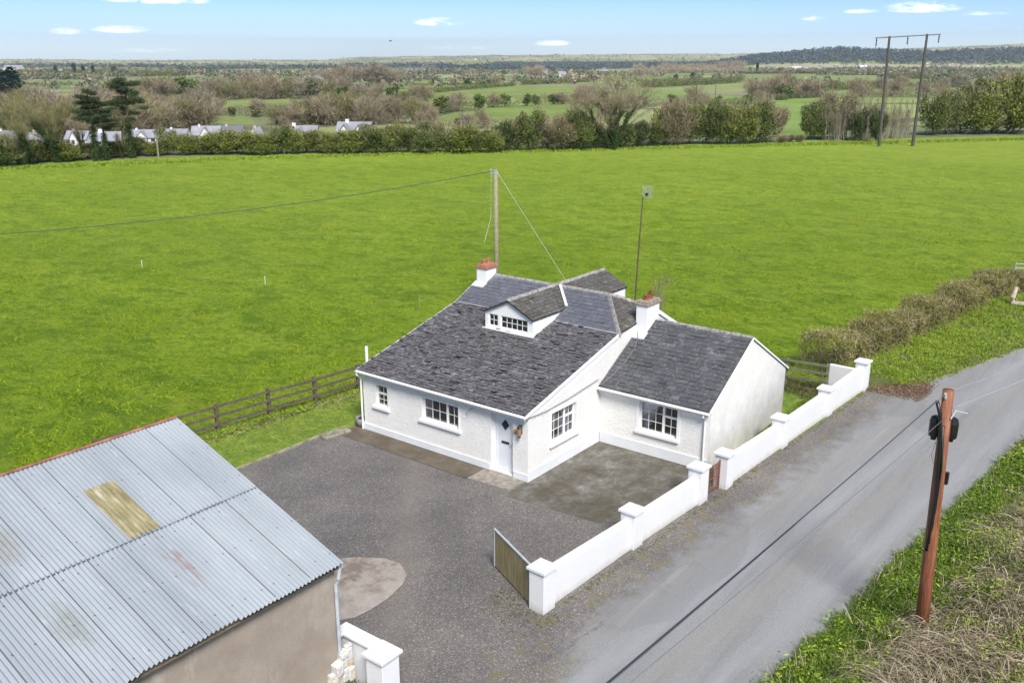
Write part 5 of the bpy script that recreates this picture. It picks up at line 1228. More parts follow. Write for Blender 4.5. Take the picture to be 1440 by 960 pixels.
single(BIG, 862, 211, 100, 9.6, 'tall spreading bare tree with ivy-clad limbs in the far hedgerow', sx=1.0, rz=math.atan2(RT[1], RT[0]))
single(TVB, 82, 229, 138, 8.6, 'broad ivy-clad tree standing left of the leaning pines', sx=.95)
single(TVB, 34, 234, 166, 8.6, 'thin ivy-clad tree near the left edge of the hedgerow', sx=.8)
single(TV[1], 116, 226, 172, 7.0, 'short dark ivy-wrapped trunk between broad ivy tree and pines', sx=.7)
single(TV[1], 172, 224, 186, 8.6, 'stubby ivy-wrapped trunk beneath the tallest pine', sx=.8)
single(PN2, 137, 227, 126, 8.6, 'pine with twin dark trunks, left of the tallest pine', sx=1.0, rz=1.0)
single(PN1, 186, 223, 110, 9.5, 'tallest pine with a bent reddish trunk at the far hedgerow', sx=1.05, rz=2.5)
single(PN2, 150, 226, 146, 8.6, 'smaller dark pine tucked between the two larger pines', sx=1.1, rz=3.6)
for i, (x, y0, y1) in enumerate(((1172, 198, 142), (1192, 197, 128), (1212, 196, 132), (1230, 196, 126), (1254, 195, 136), (1272, 194, 140))):
    single(WIL, x, y0, y1, 6.4, 'bare pale multi-stemmed willow in the thicket between the power poles', 'tree', 1.0, group='bare willows in the thicket by the twin-pole support')
for x, y0, y1 in ((1205, 199, 152), (1232, 200, 150)): single(BI[0], x, y0, y1, 3.5, 'dark ivy mound at the foot of the willows', 'bush', .7, group='ivy mounds below the willows')
single(BL[0], 1425, 189, 104, 3.5, 'tallest yellow-green bush, by the right edge of the far hedgerow', 'bush', .8)
p = on(872, 412, z=0); b3 = mk_bare('bare_shrub', 'twigs_olive', 83, 3.4, .3, 3, 900, kids=4, up=.9, tw=.016, trunk='pale_bark', first=0, r0=.012)
put(b3, (-2.6, 13.2, 0), 1.25, 0, 'bare twiggy shrub showing above the roof behind the cottage', 'shrub', None)
put(b3, (-9.4, 6.2, 0), .8, 2, 'wispy bare shrub behind the left verge of the slate roof', 'shrub', None)

# middle distance trees, each a copy of one of these
FG = [mk_flat('hedge_tree', 'hedgerow_green', 101), mk_flat('hedge_tree', 'hedgerow_green', 102, 800, .36, 5.0, 2.8)]
FB = [mk_flat('brown_tree', 'hedgerow_brown', 103), mk_farbare('winter_tree', 'twigs_brown', 104), mk_farbare('winter_tree', 'twigs_grey', 105), mk_farbare('winter_tree', 'twigs_brown', 114)]
FO = [mk_farbare('budding_tree', 'twigs_olive', 106), mk_flat('budding_tree', 'hedgerow_lime', 107)]
FP = [mk_farbare('pale_tree', 'twigs_pale', 108, 3600)]
FC = [mk_flat('conifer', 'cedar_needles', 109, 900, .3, 8, 1.3)]
ALLF = {'G': (FG, 5.6, 'grey-green bushy tree'), 'B': (FB[1:], 8.8, 'bare brown winter tree'), 'b': (FB[:1], 5.8, 'low brown-green bush'), 'O': (FO[:1], 8.8, 'olive budding tree'), 'P': (FP, 8.8, 'pale sunlit bare tree'), 'C': (FC, 8.8, 'dark conifer')}
nmid = 0
def midrow(pts, n, hpx, kinds, where, jit=4, sx=1.0):
    global nmid
    for p in along(pts, n):
        a, b_ = ab(p[0], p[1]); b2 = b_ * (1 + rb.uniform(-.012, .012) * jit / 4); a2 = a + rb.uniform(-1, 1) * jit
        x = CAM[0] + a2 * RT[0] + b2 * FW[0]; y = CAM[1] + a2 * RT[1] + b2 * FW[1]; z = float(terr(x, y)); kd = rb.choice(kinds); ps, H0, lb = ALLF[kd]
        h = hpx * rb.uniform(.75, 1.25) * b_ / FPX / 1.07 * (1.1 if kd in 'BOP' else .9 if kd != 'C' else 1.2)
        w = sx * rb.uniform(.85, 1.25); put(rb.choice(ps), (x, y, z - .2), h / H0, rb.uniform(0, 6.28), '%s in the %s' % (lb, where), 'tree', '%ss in the %s' % (lb, where), sx=w); nmid += 1
def hedge_run(pts, hpx, label, mat='hedgerow_green', n=None, wid=1.6, size=.34, twm='twigs_brown'):
    P = [np.array(at(*p)) for p in pts]; sg = [(P[i], P[i + 1]) for i in range(len(P) - 1)]; Ls = np.array([np.linalg.norm(b - a) for a, b in sg]); T = Ls.sum()
    b_ = np.mean([depth(p) for p in P]); h = hpx * b_ / 1400.; n = n or int(min(14000, max(2500, T * h * 9)))
    t_ = rs.rand(n) * T; cs = np.concatenate([[0], np.cumsum(Ls)]); k = np.clip(np.searchsorted(cs, t_) - 1, 0, len(Ls) - 1); A_ = np.array([a for a, b in sg])[k]; B_ = np.array([b for a, b in sg])[k]
    C_ = A_ + (B_ - A_) * ((t_ - cs[k]) / Ls[k])[:, None]; ph = rs.uniform(0, 6); hv = h * (.72 + .25 * np.sin(t_ / h * 1.3 + ph) * np.sin(t_ / h * .47 + ph) + .22 * np.sin(t_ / h * 2.9 + 2 * ph))
    C_[:, :2] += rs.normal(size=(n, 2)) * wid * h * .22; C_[:, 2] = terr(C_[:, 0], C_[:, 1]) + np.maximum(hv, .35 * h) * rs.rand(n) ** .6
    sz_ = size * max(.7, b_ / 600.); m_ = int(n * .72); v1, f1 = leaves(C_[:m_], sz_); v2, f2 = strands(C_[m_:], rnd_dirs(n - m_) + np.array([0, 0, 1.1]), h * .45, sz_ * .12)
    V, F, Mi = join((v1, f1), (v2, f2)); org = C_.mean(0); o = npmesh('hedge', V - org, F, [mat, twm], None, Mi); o.location = org; tag(o, label, 'hedge')
HR = hedge_run
midrow([(0, 196), (200, 192)], 13, 38, 'BOBG', 'brown wood behind the pines', 10, 1.2)
midrow([(-10, 180), (250, 184)], 16, 38, 'BOBO', 'middle of the brown wood at the left', 10, 1.2)
midrow([(0, 163), (262, 168)], 17, 34, 'BBBO', 'upper brown wood at the left', 12, 1.2)
midrow([(190, 180), (270, 180)], 6, 32, 'OB', 'budding clump right of the pines', 8, 1.2)
midrow([(265, 137), (485, 139)], 26, 26, 'BOGBO', 'dark tree belt above the pale pasture', 10, 1.3)
HR([(262, 137), (350, 138), (485, 140)], 10, 'dark bushy undergrowth line beneath the winter tree belt')
midrow([(150, 139), (268, 137)], 11, 24, 'BGO', 'tree belt right of the dark conifer', 10, 1.3)
HR([(140, 142), (265, 140)], 9, 'hedge below the tree belt right of the dark conifer', 'hedgerow_brown')
HR([(258, 163), (330, 162), (402, 167)], 15, 'green hedge above the grey bungalows'); midrow([(262, 162), (400, 166)], 7, 22, 'GBb', 'green hedge above the grey bungalows', 4, 1.2)
midrow([(400, 176), (482, 172)], 9, 30, 'BOB', 'copse over the gabled bungalow', 8, 1.3)
midrow([(482, 174), (585, 174)], 15, 32, 'BBO', 'brown copse behind the double-gabled house', 8, 1.1)
HR([(480, 141), (545, 141), (614, 143)], 14, 'grey-green hedge running left of centre'); midrow([(480, 140), (612, 143)], 8, 20, 'GGB', 'hedge running left of centre', 4, 1.3)
HR([(583, 161), (625, 160), (672, 155)], 17, 'dark bushy hedge left of the bright pasture'); midrow([(585, 160), (670, 155)], 6, 24, 'GB', 'dark bushy hedge left of the bright pasture', 5, 1.3)
HR([(668, 153), (760, 148), (852, 144)], 13, 'long mixed hedge over the bright pasture', 'hedgerow_green'); midrow([(668, 152), (850, 144)], 10, 20, 'GBBG', 'long hedge over the bright pasture', 3, 1.3)
HR([(590, 183), (650, 182), (702, 181)], 15, 'low scrub hedge just behind the far hedgerow', 'hedgerow_brown'); midrow([(590, 181), (700, 178)], 5, 22, 'GB', 'low scrub just behind the far hedgerow', 4)
midrow([(478, 121), (562, 119)], 11, 22, 'BB', 'brown copse over the narrow fields', 12, 1.5)
HR([(480, 123), (600, 121), (700, 120)], 6, 'thin dark hedge above the narrow fields'); midrow([(600, 121), (710, 120)], 5, 13, 'GB', 'distant hedge in the centre', 2, 1.4)
HR([(565, 136), (605, 131), (650, 127), (725, 121)], 8, 'short slanting hedge in mid valley')
HR([(733, 120), (775, 118), (830, 116)], 8, 'dark hedge below the white farm')
HR([(735, 143), (790, 140), (850, 138)], 10, 'brown hedge left of the tall ivy tree', 'hedgerow_brown')
HR([(885, 150), (950, 150), (1002, 147)], 15, 'mixed hedge right of the ivy tree', 'hedgerow_brown'); midrow([(880, 150), (1000, 146)], 6, 20, 'GBb', 'mixed hedge right of the ivy tree', 5, 1.2)
HR([(900, 124), (965, 121), (1044, 116)], 12, 'dark hedge below the sunlit copse'); midrow([(900, 122), (1040, 116)], 5, 15, 'GC', 'dark hedge below the sunlit copse', 2, 1.2)
HR([(985, 153), (1030, 150), (1075, 145)], 12, 'bushes round the distant dark poles'); midrow([(1000, 152), (1075, 142)], 3, 18, 'GB', 'bushes round the distant dark poles', 4)
midrow([(1072, 141), (1105, 139)], 5, 28, 'GBB', 'clump in the right-hand pasture', 5, 1.2); midrow([(1108, 138), (1157, 136)], 7, 23, 'BGB', 'larger clump in the right-hand pasture', 5, 1.3)
HR([(1070, 141), (1105, 141)], 9, 'scrub at the foot of the left pasture clump'); HR([(1108, 139), (1158, 137)], 9, 'scrub at the foot of the right pasture clump')
HR([(1040, 104), (1140, 104), (1260, 107)], 5, 'thin distant hedge under the white sheds', 'hedgerow_brown')
HR([(1157, 128), (1270, 124), (1440, 121)], 12, 'long hedge behind the twin-pole support'); midrow([(1157, 127), (1420, 121)], 9, 16, 'GBb', 'long hedge behind the twin-pole support', 3, 1.3)
HR([(1200, 138), (1300, 136), (1445, 134)], 14, 'brown scrub hedge right of the twin poles', 'hedgerow_brown'); midrow([(1200, 137), (1440, 134)], 7, 20, 'BbB', 'brown scrub right of the twin poles', 6, 1.2)
HR([(1250, 112), (1340, 110), (1445, 109)], 8, 'grey-green hedge under the wooded ridge at the right')
HR([(890, 105), (960, 103), (1046, 102)], 9, 'sunlit pale copse edge below the wooded ridge', 'twigs_pale', twm='twigs_pale'); midrow([(890, 104), (1045, 101)], 8, 12, 'P', 'sunlit pale copse below the wooded ridge', 4, 1.4)
HR([(30, 121), (120, 121), (210, 122)], 7, 'hedge across the pale field at the left', 'hedgerow_brown')
HR([(0, 105), (110, 103), (250, 108)], 7, 'tall hedge line near the left horizon'); midrow([(60, 104), (250, 106)], 8, 13, 'GBC', 'tree line near the left horizon', 6, 1.3)
p = at(20, 150); single(FC[0], 20, 152, 97, 8.8, 'large round dark evergreen near the left edge', sx=2.2)
single(FC[0], 6, 148, 118, 8.8, 'smaller dark evergreen touching the left edge', sx=2.0)
single(FC[0], 292, 128, 112, 8.8, 'small dark conifer beside the distant grey house', sx=1.2)
single(FP[0], 753, 111, 92, 8.8, 'round pale tree above the distant white farm', sx=1.3)
single(FC[0], 1064, 104, 88, 8.8, 'small conifer in the distance below the wooded ridge', sx=.9)

for o in PROTOS:          # the prototypes themselves are not part of the scene
    for c in list(o.children): bpy.data.objects.remove(c)
    bpy.data.objects.remove(o)

# ------------------------------------------------------------------ far woods and hedges beyond what one can count
rs.seed(500)
n = 34000; b_ = rs.uniform(750 ** .5, 6100 ** .5, n) ** 2; a = (rs.uniform(-.64, .64, n)) * b_
x = CAM[0] + a * RT[0] + b_ * FW[0]; y = CAM[1] + a * RT[1] + b_ * FW[1]
k, e = vor(x, y); px = 720 + FPX * .94 * a / b_
ridge_ = (np.exp(-((b_ - 3000) / 420.) ** 2) * sm((px - 960) / 60)) > rs.rand(n) * 1.2
left = (px < 520) & (b_ < 2200) & (rs.rand(n) < .10)
fld = np.zeros(n, bool)
for c, P in fw_polys[1:19]: fld |= inpoly(x, y, P)
keep = ((e < 8) | ridge_ | left | ((rs.rand(len(seeds))[k] < .05) & (rs.rand(n) < .6))) & ~fld & ~((px > 960) & (b_ < 2500) & (b_ > 2000) & (rs.rand(n) < .6))
x, y, b_, px, ridge_ = x[keep], y[keep], b_[keep], px[keep], ridge_[keep]
def belt(pts, m, dk, jb=.015):
    global x, y, b_, px, ridge_
    P = np.array([at(*p)[:2] for p in pts]); t_ = rs.rand(m) * (len(P) - 1); i = np.minimum(t_.astype(int), len(P) - 2); Q = P[i] + (P[i + 1] - P[i]) * (t_ - i)[:, None]
    aa, bb = ab(Q[:, 0], Q[:, 1]); bb2 = bb * (1 + rs.normal(size=m) * jb); aa = aa * bb2 / bb
    x = np.concatenate([x, CAM[0] + aa * RT[0] + bb2 * FW[0]]); y = np.concatenate([y, CAM[1] + aa * RT[1] + bb2 * FW[1]]); b_ = np.concatenate([b_, bb2]); px = np.concatenate([px, np.full(m, 500.)]); ridge_ = np.concatenate([ridge_, np.full(m, dk)])
belt([(0, 95), (120, 94), (260, 96)], 420, True); belt([(250, 98), (360, 97), (480, 98)], 420, True); belt([(150, 108), (300, 106), (480, 109)], 420, False); belt([(480, 95), (560, 94), (640, 95)], 300, True)
belt([(620, 98), (720, 97), (830, 98)], 420, True, .03); belt([(820, 95), (900, 93), (970, 93)], 420, True, .03); belt([(560, 106), (700, 104), (830, 105)], 320, False); belt([(0, 112), (60, 111), (150, 113)], 200, False)
belt([(960, 92), (1040, 88), (1120, 85)], 600, True, .03); belt([(1040, 84), (1150, 78), (1300, 80), (1440, 79)], 1000, True, .05); belt([(1120, 86), (1280, 85), (1440, 85)], 700, True, .03); belt([(1050, 101), (1200, 99), (1440, 100)], 420, False, .02); belt([(1150, 106), (1300, 105), (1440, 106)], 360, False)
n = len(x); z = terr(x, y)
hh = rs.uniform(3.5, 8.5, n); hh[ridge_] *= 1.3; ww = hh * rs.uniform(.45, .75, n); m_ = 16
d = rnd_dirs(n * m_).reshape(n, m_, 3) * (rs.rand(n, m_, 1) ** .3)
C = np.stack([x, y, z + hh * .5], 1)[:, None] + d * np.stack([ww, ww, hh * .52], 1)[:, None]
v, f = leaves(C.reshape(-1, 3), 1.0); S_ = np.repeat(hh * .26, m_)[:, None, None]; v4 = v.reshape(-1, 4, 3); cen = C.reshape(-1, 1, 3); v = (cen + (v4 - cen) * S_).reshape(-1, 3)
fpal = np.array([(.17, .185, .11), (.22, .195, .135), (.14, .165, .105), (.27, .23, .16), (.38, .32, .23)]); ci = rs.choice(5, n, p=[.32, .24, .24, .14, .06]); cols = fpal[ci]; cols[ridge_] = np.array([.095, .125, .13])
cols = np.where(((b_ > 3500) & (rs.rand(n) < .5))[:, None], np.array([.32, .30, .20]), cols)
cols = np.repeat(cols, m_ * 4, 0)
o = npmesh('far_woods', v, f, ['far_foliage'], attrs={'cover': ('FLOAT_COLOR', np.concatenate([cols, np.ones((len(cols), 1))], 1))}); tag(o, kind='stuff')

# ------------------------------------------------------------------ distant houses
def house(px, py, wpx, hpx, yaw, label, wall='house_white', roof='house_roof_pale', gables=0, name='bungalow', dep=None, winr=3):
    p = at(px, py); b_ = depth(p); k = b_ / FPX / 1.07; W_ = wpx * k; Hh = hpx * k * (.82 if py > 180 else 1); D_ = dep or min(W_ * .6, 9); hw, rf = Hh * .52, Hh
    t = empty(name, p, label, 'house'); t.rotation_euler = (0, 0, math.atan2(RT[1], RT[0]) + R(yaw))
    MB().prism([(-W_ / 2, -D_ / 2, -1), (-W_ / 2, D_ / 2, -1), (-W_ / 2, D_ / 2, hw), (-W_ / 2, 0, rf - .12), (-W_ / 2, -D_ / 2, hw)], (W_, 0, 0)).build('wall', wall, t)
    r_ = MB(); s = (rf - hw) / (D_ / 2); o_ = .35
    for sg in (-1, 1): r_.prism([(-W_ / 2 - .2, sg * (D_ / 2 + o_), hw - o_ * s), (W_ / 2 + .2, sg * (D_ / 2 + o_), hw - o_ * s), (W_ / 2 + .2, 0, rf), (-W_ / 2 - .2, 0, rf)], (0, 0, .12))
    for g_ in range(gables):
        gx_ = -W_ / 2 + W_ * (g_ + .6) / (gables + .2); gw = W_ * .16; y0 = -D_ / 2 - 1.2
        gm = MB().prism([(gx_ - gw, y0, -1), (gx_ + gw, y0, -1), (gx_ + gw, y0, hw), (gx_, y0, rf - .3), (gx_ - gw, y0, hw)], (0, 2.2, 0)); gm.build('gable', wall, t)
        for sg in (-1, 1): r_.prism([(gx_ + sg * (gw + .25), y0 - .25, hw - .2), (gx_ + sg * (gw + .25), -D_ * .1, hw - .2), (gx_, -D_ * .05, rf - .2), (gx_, y0 - .25, rf - .2)], (0, 0, .14))
        MB().box(gx_ - gw * .4, gx_ + gw * .4, y0 - .05, y0 - .01, hw * .35, hw * .85).build('window', 'house_glass', t)
    ro = r_.build('roof', roof, t); MB().box(-W_ * .28, -W_ * .28 + .6, -.25, .25, rf - .4, rf + .55).build('chimney', wall, ro)
    for i in range(winr):
        xw = -W_ / 2 + W_ * (i + .5) / winr
        if gables and abs(((xw + W_ / 2) / W_ * (gables + .2) - .6) % 1) < .25: continue
        MB().box(xw - .6, xw + .6, -D_ / 2 - .05, -D_ / 2 - .01, hw * .35, hw * .8).build('window', 'house_glass', t)
house(14, 205, 46, 26, -12, 'white bungalow half hidden at the far left edge', gables=1)
house(60, 208, 36, 26, 10, 'pale bungalow behind the broad ivy tree', 'house_cream', 'house_roof_pale')
house(113, 205, 34, 26, -8, 'white house seen between ivy tree and pine trunks', gables=1, name='house')
house(152, 206, 38, 25, 15, 'white bungalow glimpsed behind the pine trunks')
house(205, 202, 44, 24, 5, 'white bungalow with a front gable right of the tallest pine', gables=1)
house(250, 196, 34, 18, -4, 'low pale bungalow just right of the slanting post', 'house_white', 'house_roof_pale')
house(292, 200, 40, 28, 8, 'bungalow with a blue-grey roof above the hedgerow', 'house_white', 'house_roof_pale', 1)
house(328, 199, 34, 27, -6, 'bungalow with a dark roof beside the blue-grey one', 'house_cream', 'house_roof')
house(362, 200, 18, 26, 70, 'small cream gable end right of the dark-roofed bungalow', 'house_cream', 'house_roof_pale', 0, 'cottage')
house(425, 199, 46, 27, 4, 'grey-roofed bungalow with one pointed white gable', 'house_white', 'house_roof_pale', 1)
house(500, 197, 48, 31, -3, 'white house with two pointed gables in the hedgerow gap', 'house_white', 'house_roof_pale', 2, 'house')
house(552, 190, 18, 16, 60, 'small pale roof right of the double-gabled house', 'house_cream', 'house_roof_pale', 0, 'outhouse', winr=1)
house(302, 134, 26, 17, 10, 'old pinkish-grey farmhouse in the tree belt', 'house_cream', 'house_roof', 0, 'farmhouse')
house(760, 109, 20, 9, 0, 'white farm building in the distant centre', name='farmhouse')
house(790, 108, 12, 7, 20, 'small white shed right of the distant farm', name='farm_shed', winr=1)
house(545, 116, 26, 8, 0, 'long pale farm sheds under the brown copse', 'shed_metal_far', 'shed_metal_far', 0, 'farm_shed', winr=0)
house(1118, 99, 17, 5, 0, 'long white sheds below the wooded ridge', 'shed_metal_far', 'shed_metal_far', 0, 'farm_shed', winr=0)
house(1213, 98, 12, 6, 12, 'white barn with a pale roof left of the twin poles', 'shed_metal_far', 'shed_metal_far', 0, 'barn', winr=0)
house(20, 99, 26, 7, 0, 'bright distant house on the pale field at the left', 'house_white', 'house_roof_pale', 0, 'house')
house(440, 113, 30, 6, 0, 'long low pale building beyond the tree belt', 'shed_metal_far', 'house_roof_pale', 0, 'farm_shed', winr=0)
rs.seed(321)
MATS_ROOFS = ['house_roof', 'house_roof_pale', 'house_roof_pale', 'stone_grey']
for ci_, (cx_, cy_, m_, wh) in enumerate(((55, 100, 6, 'on the pale field at the left'), (235, 104, 4, 'beyond the dark conifer'), (445, 112, 6, 'beyond the winter tree belt'), (612, 100, 9, 'in the village left of centre'), (735, 104, 6, 'near the white farm'), (860, 99, 5, 'above the tall ivy tree'), (1000, 96, 5, 'beside the sunlit copse'), (1108, 96, 9, 'under the wooded ridge'), (1208, 95, 6, 'left of the twin poles'), (1330, 92, 6, 'right of the twin poles'), (1180, 76, 4, 'on the far hill'), (700, 84, 4, 'on the pale far slope'))):
    pc = at(cx_, cy_); bc = depth(pc)
    for i in range(m_):
        da, db = rs.uniform(-34, 34) * bc / 1400, rs.uniform(-.05, .05) * bc; x_ = pc[0] + da * RT[0] + db * FW[0]; y_ = pc[1] + da * RT[1] + db * FW[1]; s_ = max(.55, bc / 3600) * rs.uniform(.7, 1.25); wl2 = rs.uniform(4.5, 9)
        mb = MB().prism([(-wl2, -3.6, -1.5), (-wl2, 3.6, -1.5), (-wl2, 3.6, 2.8), (-wl2, 0, 5.4), (-wl2, -3.6, 2.8)], (2 * wl2, 0, 0))
        for sg in (-1, 1): mb.prism([(-wl2 - .3, sg * 4.1, 2.5), (wl2 + .3, sg * 4.1, 2.5), (wl2 + .3, 0, 5.6), (-wl2 - .3, 0, 5.6)], (0, 0, .15))
        o = mb.build('far_house', 'house_white' if rs.rand() < .75 else 'house_cream'); o.data.materials.append(MATS[MATS_ROOFS[rs.randint(0, 4)]])
        for pi_, p_ in enumerate(o.data.polygons): p_.material_index = 1 if pi_ >= 7 else 0
        o.location = (x_, y_, float(terr(x_, y_))); o.rotation_euler = (0, 0, rs.uniform(0, 3)); o.scale = (s_, s_, s_)
        tag(o, 'tiny pale house in the far country ' + wh, 'house', 'tiny pale houses in the far country ' + wh)

# ------------------------------------------------------------------ grass, verges, hedge
rs.seed(900)
def tufts(name, P, h, w, per, mat, lean=.6, droop=.3, kind='stuff', seg=1, spread=.06):
    Q = np.repeat(P, per, 0); Q = Q + np.concatenate([rs.normal(size=(len(Q), 2)) * spread, np.zeros((len(Q), 1))], 1)
    D = np.concatenate([rs.normal(size=(len(Q), 2)) * lean, np.ones((len(Q), 1))], 1); v, f = strands(Q, D, h, w, droop, seg)
    return tag(npmesh(name, v, f, [mat]), kind=kind)
def field_pts(n, bmin, bmax, zmode=True):
    b_ = rs.uniform(bmin ** .5, bmax ** .5, n) ** 2; a = rs.uniform(-.58, .58, n) * b_
    x = CAM[0] + a * RT[0] + b_ * FW[0]; y = CAM[1] + a * RT[1] + b_ * FW[1]; return x, y
x, y = field_pts(90000, 24, 120)
def clumpnoise(x, y): return np.sin(x * 1.7 + 2 * np.sin(y * .9)) * np.sin(y * 1.9 + 2 * np.sin(x * .8)) + .6 * np.sin(x * .43 + 1) * np.sin(y * .51)
a, b_ = ab(x, y); ok = (b_ - np.interp(a, HLA, HLB) < -1)
infield = ((x < -11.3) | (y > 14.4)) & ~((x > -11) & (y < 14)) & ~((x > np.interp(y, [14, 17.3, 35.2, 60, 90], [4.6, 2.2, 6.3, 12, 24])))
ok &= infield & (clumpnoise(x, y) > rs.uniform(-.9, 1.1, len(x)))
x, y = x[ok], y[ok]; P = np.stack([x, y, np.zeros(len(x))], 1)
tufts('field_grass', P, .17, .016, 4, 'grass_blades', 1.0, .2, spread=.14)
x = rs.uniform(-11.0, -8.3, 9000); y = rs.uniform(-9, 12, 9000); P = np.stack([x, y, np.full(9000, 0.)], 1); ok = ~((x > -8.1) & (y < 0)); tufts('lawn_grass', P[ok], .07, .012, 4, 'lawn_blades', .8)
x = rs.uniform(4.25, 5.6, 3000); y = rs.uniform(7, 14, 3000); P = np.stack([x, y, np.zeros(3000)], 1)[x < wx(y) - .4]; tufts('lawn_grass', P, .10, .012, 5, 'lawn_blades', .8)
# rank grass along the fence and hedge foot
yy_ = rs.uniform(-9, 12, 3500); xx_ = np.interp(yy_, [fp[0][1], fp[-1][1]], [fp[0][0], fp[-1][0]]) + rs.normal(size=3500) * .22; P = np.stack([xx_, yy_, np.zeros(3500)], 1); tufts('rank_grass', P, .28, .013, 4, 'dead_grass', .8, .4, seg=2); tufts('rank_grass', P[:2500] + .1, .30, .014, 4, 'bank_leaves', .7, .4, seg=2)
x = rs.uniform(-2, 4.6, 1500); y = 13.95 + rs.normal(size=1500) * .45; tufts('rank_grass', np.stack([x, y, np.zeros(1500)], 1), .4, .014, 4, 'bramble_leaves', .8, .4, seg=2)

n = 9000; a = rs.uniform(-72, 90, n); bb_ = np.interp(a, HLA, HLB) - 1.2 + rs.normal(size=n) * 1.0
P = np.stack([CAM[0] + a * RT[0] + bb_ * FW[0], CAM[1] + a * RT[1] + bb_ * FW[1], np.zeros(n)], 1); tufts('rank_grass', P, .55, .04, 4, 'bank_leaves', .8, .4, seg=2, spread=.3)
def hedge_line(t):       # centre of the clipped hedge on the right
    return np.interp(t, [0, .25, .62, 1], [3.6, 5.0, 6.55, 7.9]), np.interp(t, [0, .25, .62, 1], [15.8, 22.5, 34.0, 38.6])
n = 96000; t_ = rs.rand(n); cx_, cy_ = hedge_line(t_); bump_ = 1 + .16 * np.sin(t_ * 41) + .12 * np.sin(t_ * 97)
u = rs.uniform(-1, 1, n); w_ = rs.rand(n) ** .45; up_ = rs.rand(n) < .55
off_ = np.where(up_, u * .85, np.sign(u) * (.75 + .15 * w_)) * bump_; zz_ = np.where(up_, 1.18 * bump_ * (1 - .22 * u * u) * (.80 + .20 * w_), rs.uniform(.05, 1.1, n) * bump_) * np.interp(t_, [0, .6, .85, 1], [1.25, 1.2, .95, .7])
P = np.stack([cx_ + off_ * .96 + rs.normal(size=n) * .07, cy_ - off_ * .28 + rs.normal(size=n) * .07, zz_ + rs.normal(size=n) * .06 + .1], 1)
v1, f1 = leaves(P[:84000], .034); v2, f2 = strands(P[84000:], rnd_dirs(12000) + np.array([0, 0, .6]), .26, .008)
V_, F_, M_ = join((v1, f1), (v2, f2)); hm = np.stack
hd = empty('hedge', (5.5, 25, 0), 'long clipped brown and yellow-green hedge running beside the road on the right', 'hedge', world=True)
ho = npmesh('foliage', V_, F_, ['hedge_leaves', 'twigs_pale'], hd, M_); ho.matrix_parent_inverse = Matrix.Translation((-5.5, -25, 0))
mb = MB()
for k in range(70):
    tt = k / 70; hx, hy = hedge_line(tt)
    for q_ in range(5): a0 = (hx + random.uniform(-.4, .4), hy + random.uniform(-.3, .3)); mb.tube([(a0[0], a0[1], -.1), (a0[0] + random.uniform(-.2, .2), a0[1] + random.uniform(-.2, .2), .6), (a0[0] + random.uniform(-.5, .5), a0[1] + random.uniform(-.4, .4), 1.1)], [.03, .02, .008], 4, cap=False)
mb.build('stems', 'bark', hd, fix=False)
# grass bank between hedge and road
gr = []; NB, MBk = 60, 12
ysb = np.linspace(15.3, 60, NB)
for yv in ysb:
    hx = float(np.interp(yv, [15, 15.8, 22.5, 34, 41, 60], [4.9, 4.4, 5.6, 7.1, 9.1, 15])); rx = road_l(yv) + .25
    gr.append([(hx + (rx - hx) * j / MBk, yv, .42 * math.sin(math.pi * min(1, .5 + .5 * j / MBk)) * (1 - (j / MBk) ** 4) + .02 * math.sin(yv * 3 + j)) for j in range(MBk + 1)])
V_ = np.array(gr).reshape(-1, 3); F_ = np.array([(i * (MBk + 1) + j, (i + 1) * (MBk + 1) + j, (i + 1) * (MBk + 1) + j + 1, i * (MBk + 1) + j + 1) for i in range(NB - 1) for j in range(MBk)])
tag(npmesh('grass_bank', V_, F_, ['verge_earth'], smooth=True), kind='structure')
n = 17000; i = rs.randint(0, NB - 1, n); j = rs.rand(n); yv = ysb[i] + rs.rand(n) * (ysb[1] - ysb[0]); hx = np.interp(yv, [15, 15.8, 22.5, 34, 41, 60], [4.9, 4.4, 5.6, 7.1, 9.1, 15]); rx = np.array([road_l(q_) for q_ in yv]) + .15
x = hx + (rx - hx) * j; z = .42 * np.sin(np.pi * np.minimum(1, .5 + .5 * j)) * (1 - j ** 4); keep_ = (yv > 16.6) | (j < .25); P = np.stack([x, yv, z - .03], 1)
lc = clumpnoise(x * 1.5, yv * 1.5); lush = P[(j < .78) & keep_ & (lc > -.5)]; lz = np.repeat(np.clip(lc[(j < .78) & keep_ & (lc > -.5)] + .5, .1, 1.6) * .16, 16)[:, None]; LP_ = np.repeat(lush, 16, 0) + rs.normal(size=(len(lush) * 16, 3)) * [.13, .13, 0]; LP_[:, 2:3] += lz * rs.uniform(0, 1.3, (len(LP_), 1)); v, f = leaves(LP_, .030, .2); tag(npmesh('bank_weeds', v, f, ['bank_leaves']), kind='stuff')
tufts('bank_grass', P[keep_], .26, .014, 4, 'bank_leaves', .8, .4, seg=2)
n = 4200; P = np.stack([rs.uniform(4.9, 8.0, n), rs.normal(size=n) * .75 + 16.4, rs.uniform(.01, .12, n)], 1); P = P[P[:, 1] > 15.2]; P = np.repeat(P, 2, 0) + rs.normal(size=(len(P) * 2, 3)) * [.1, .1, .01]; v, f = leaves(P, .035, .5); tag(npmesh('leaf_litter', v, f, ['dead_leaves']), kind='stuff')

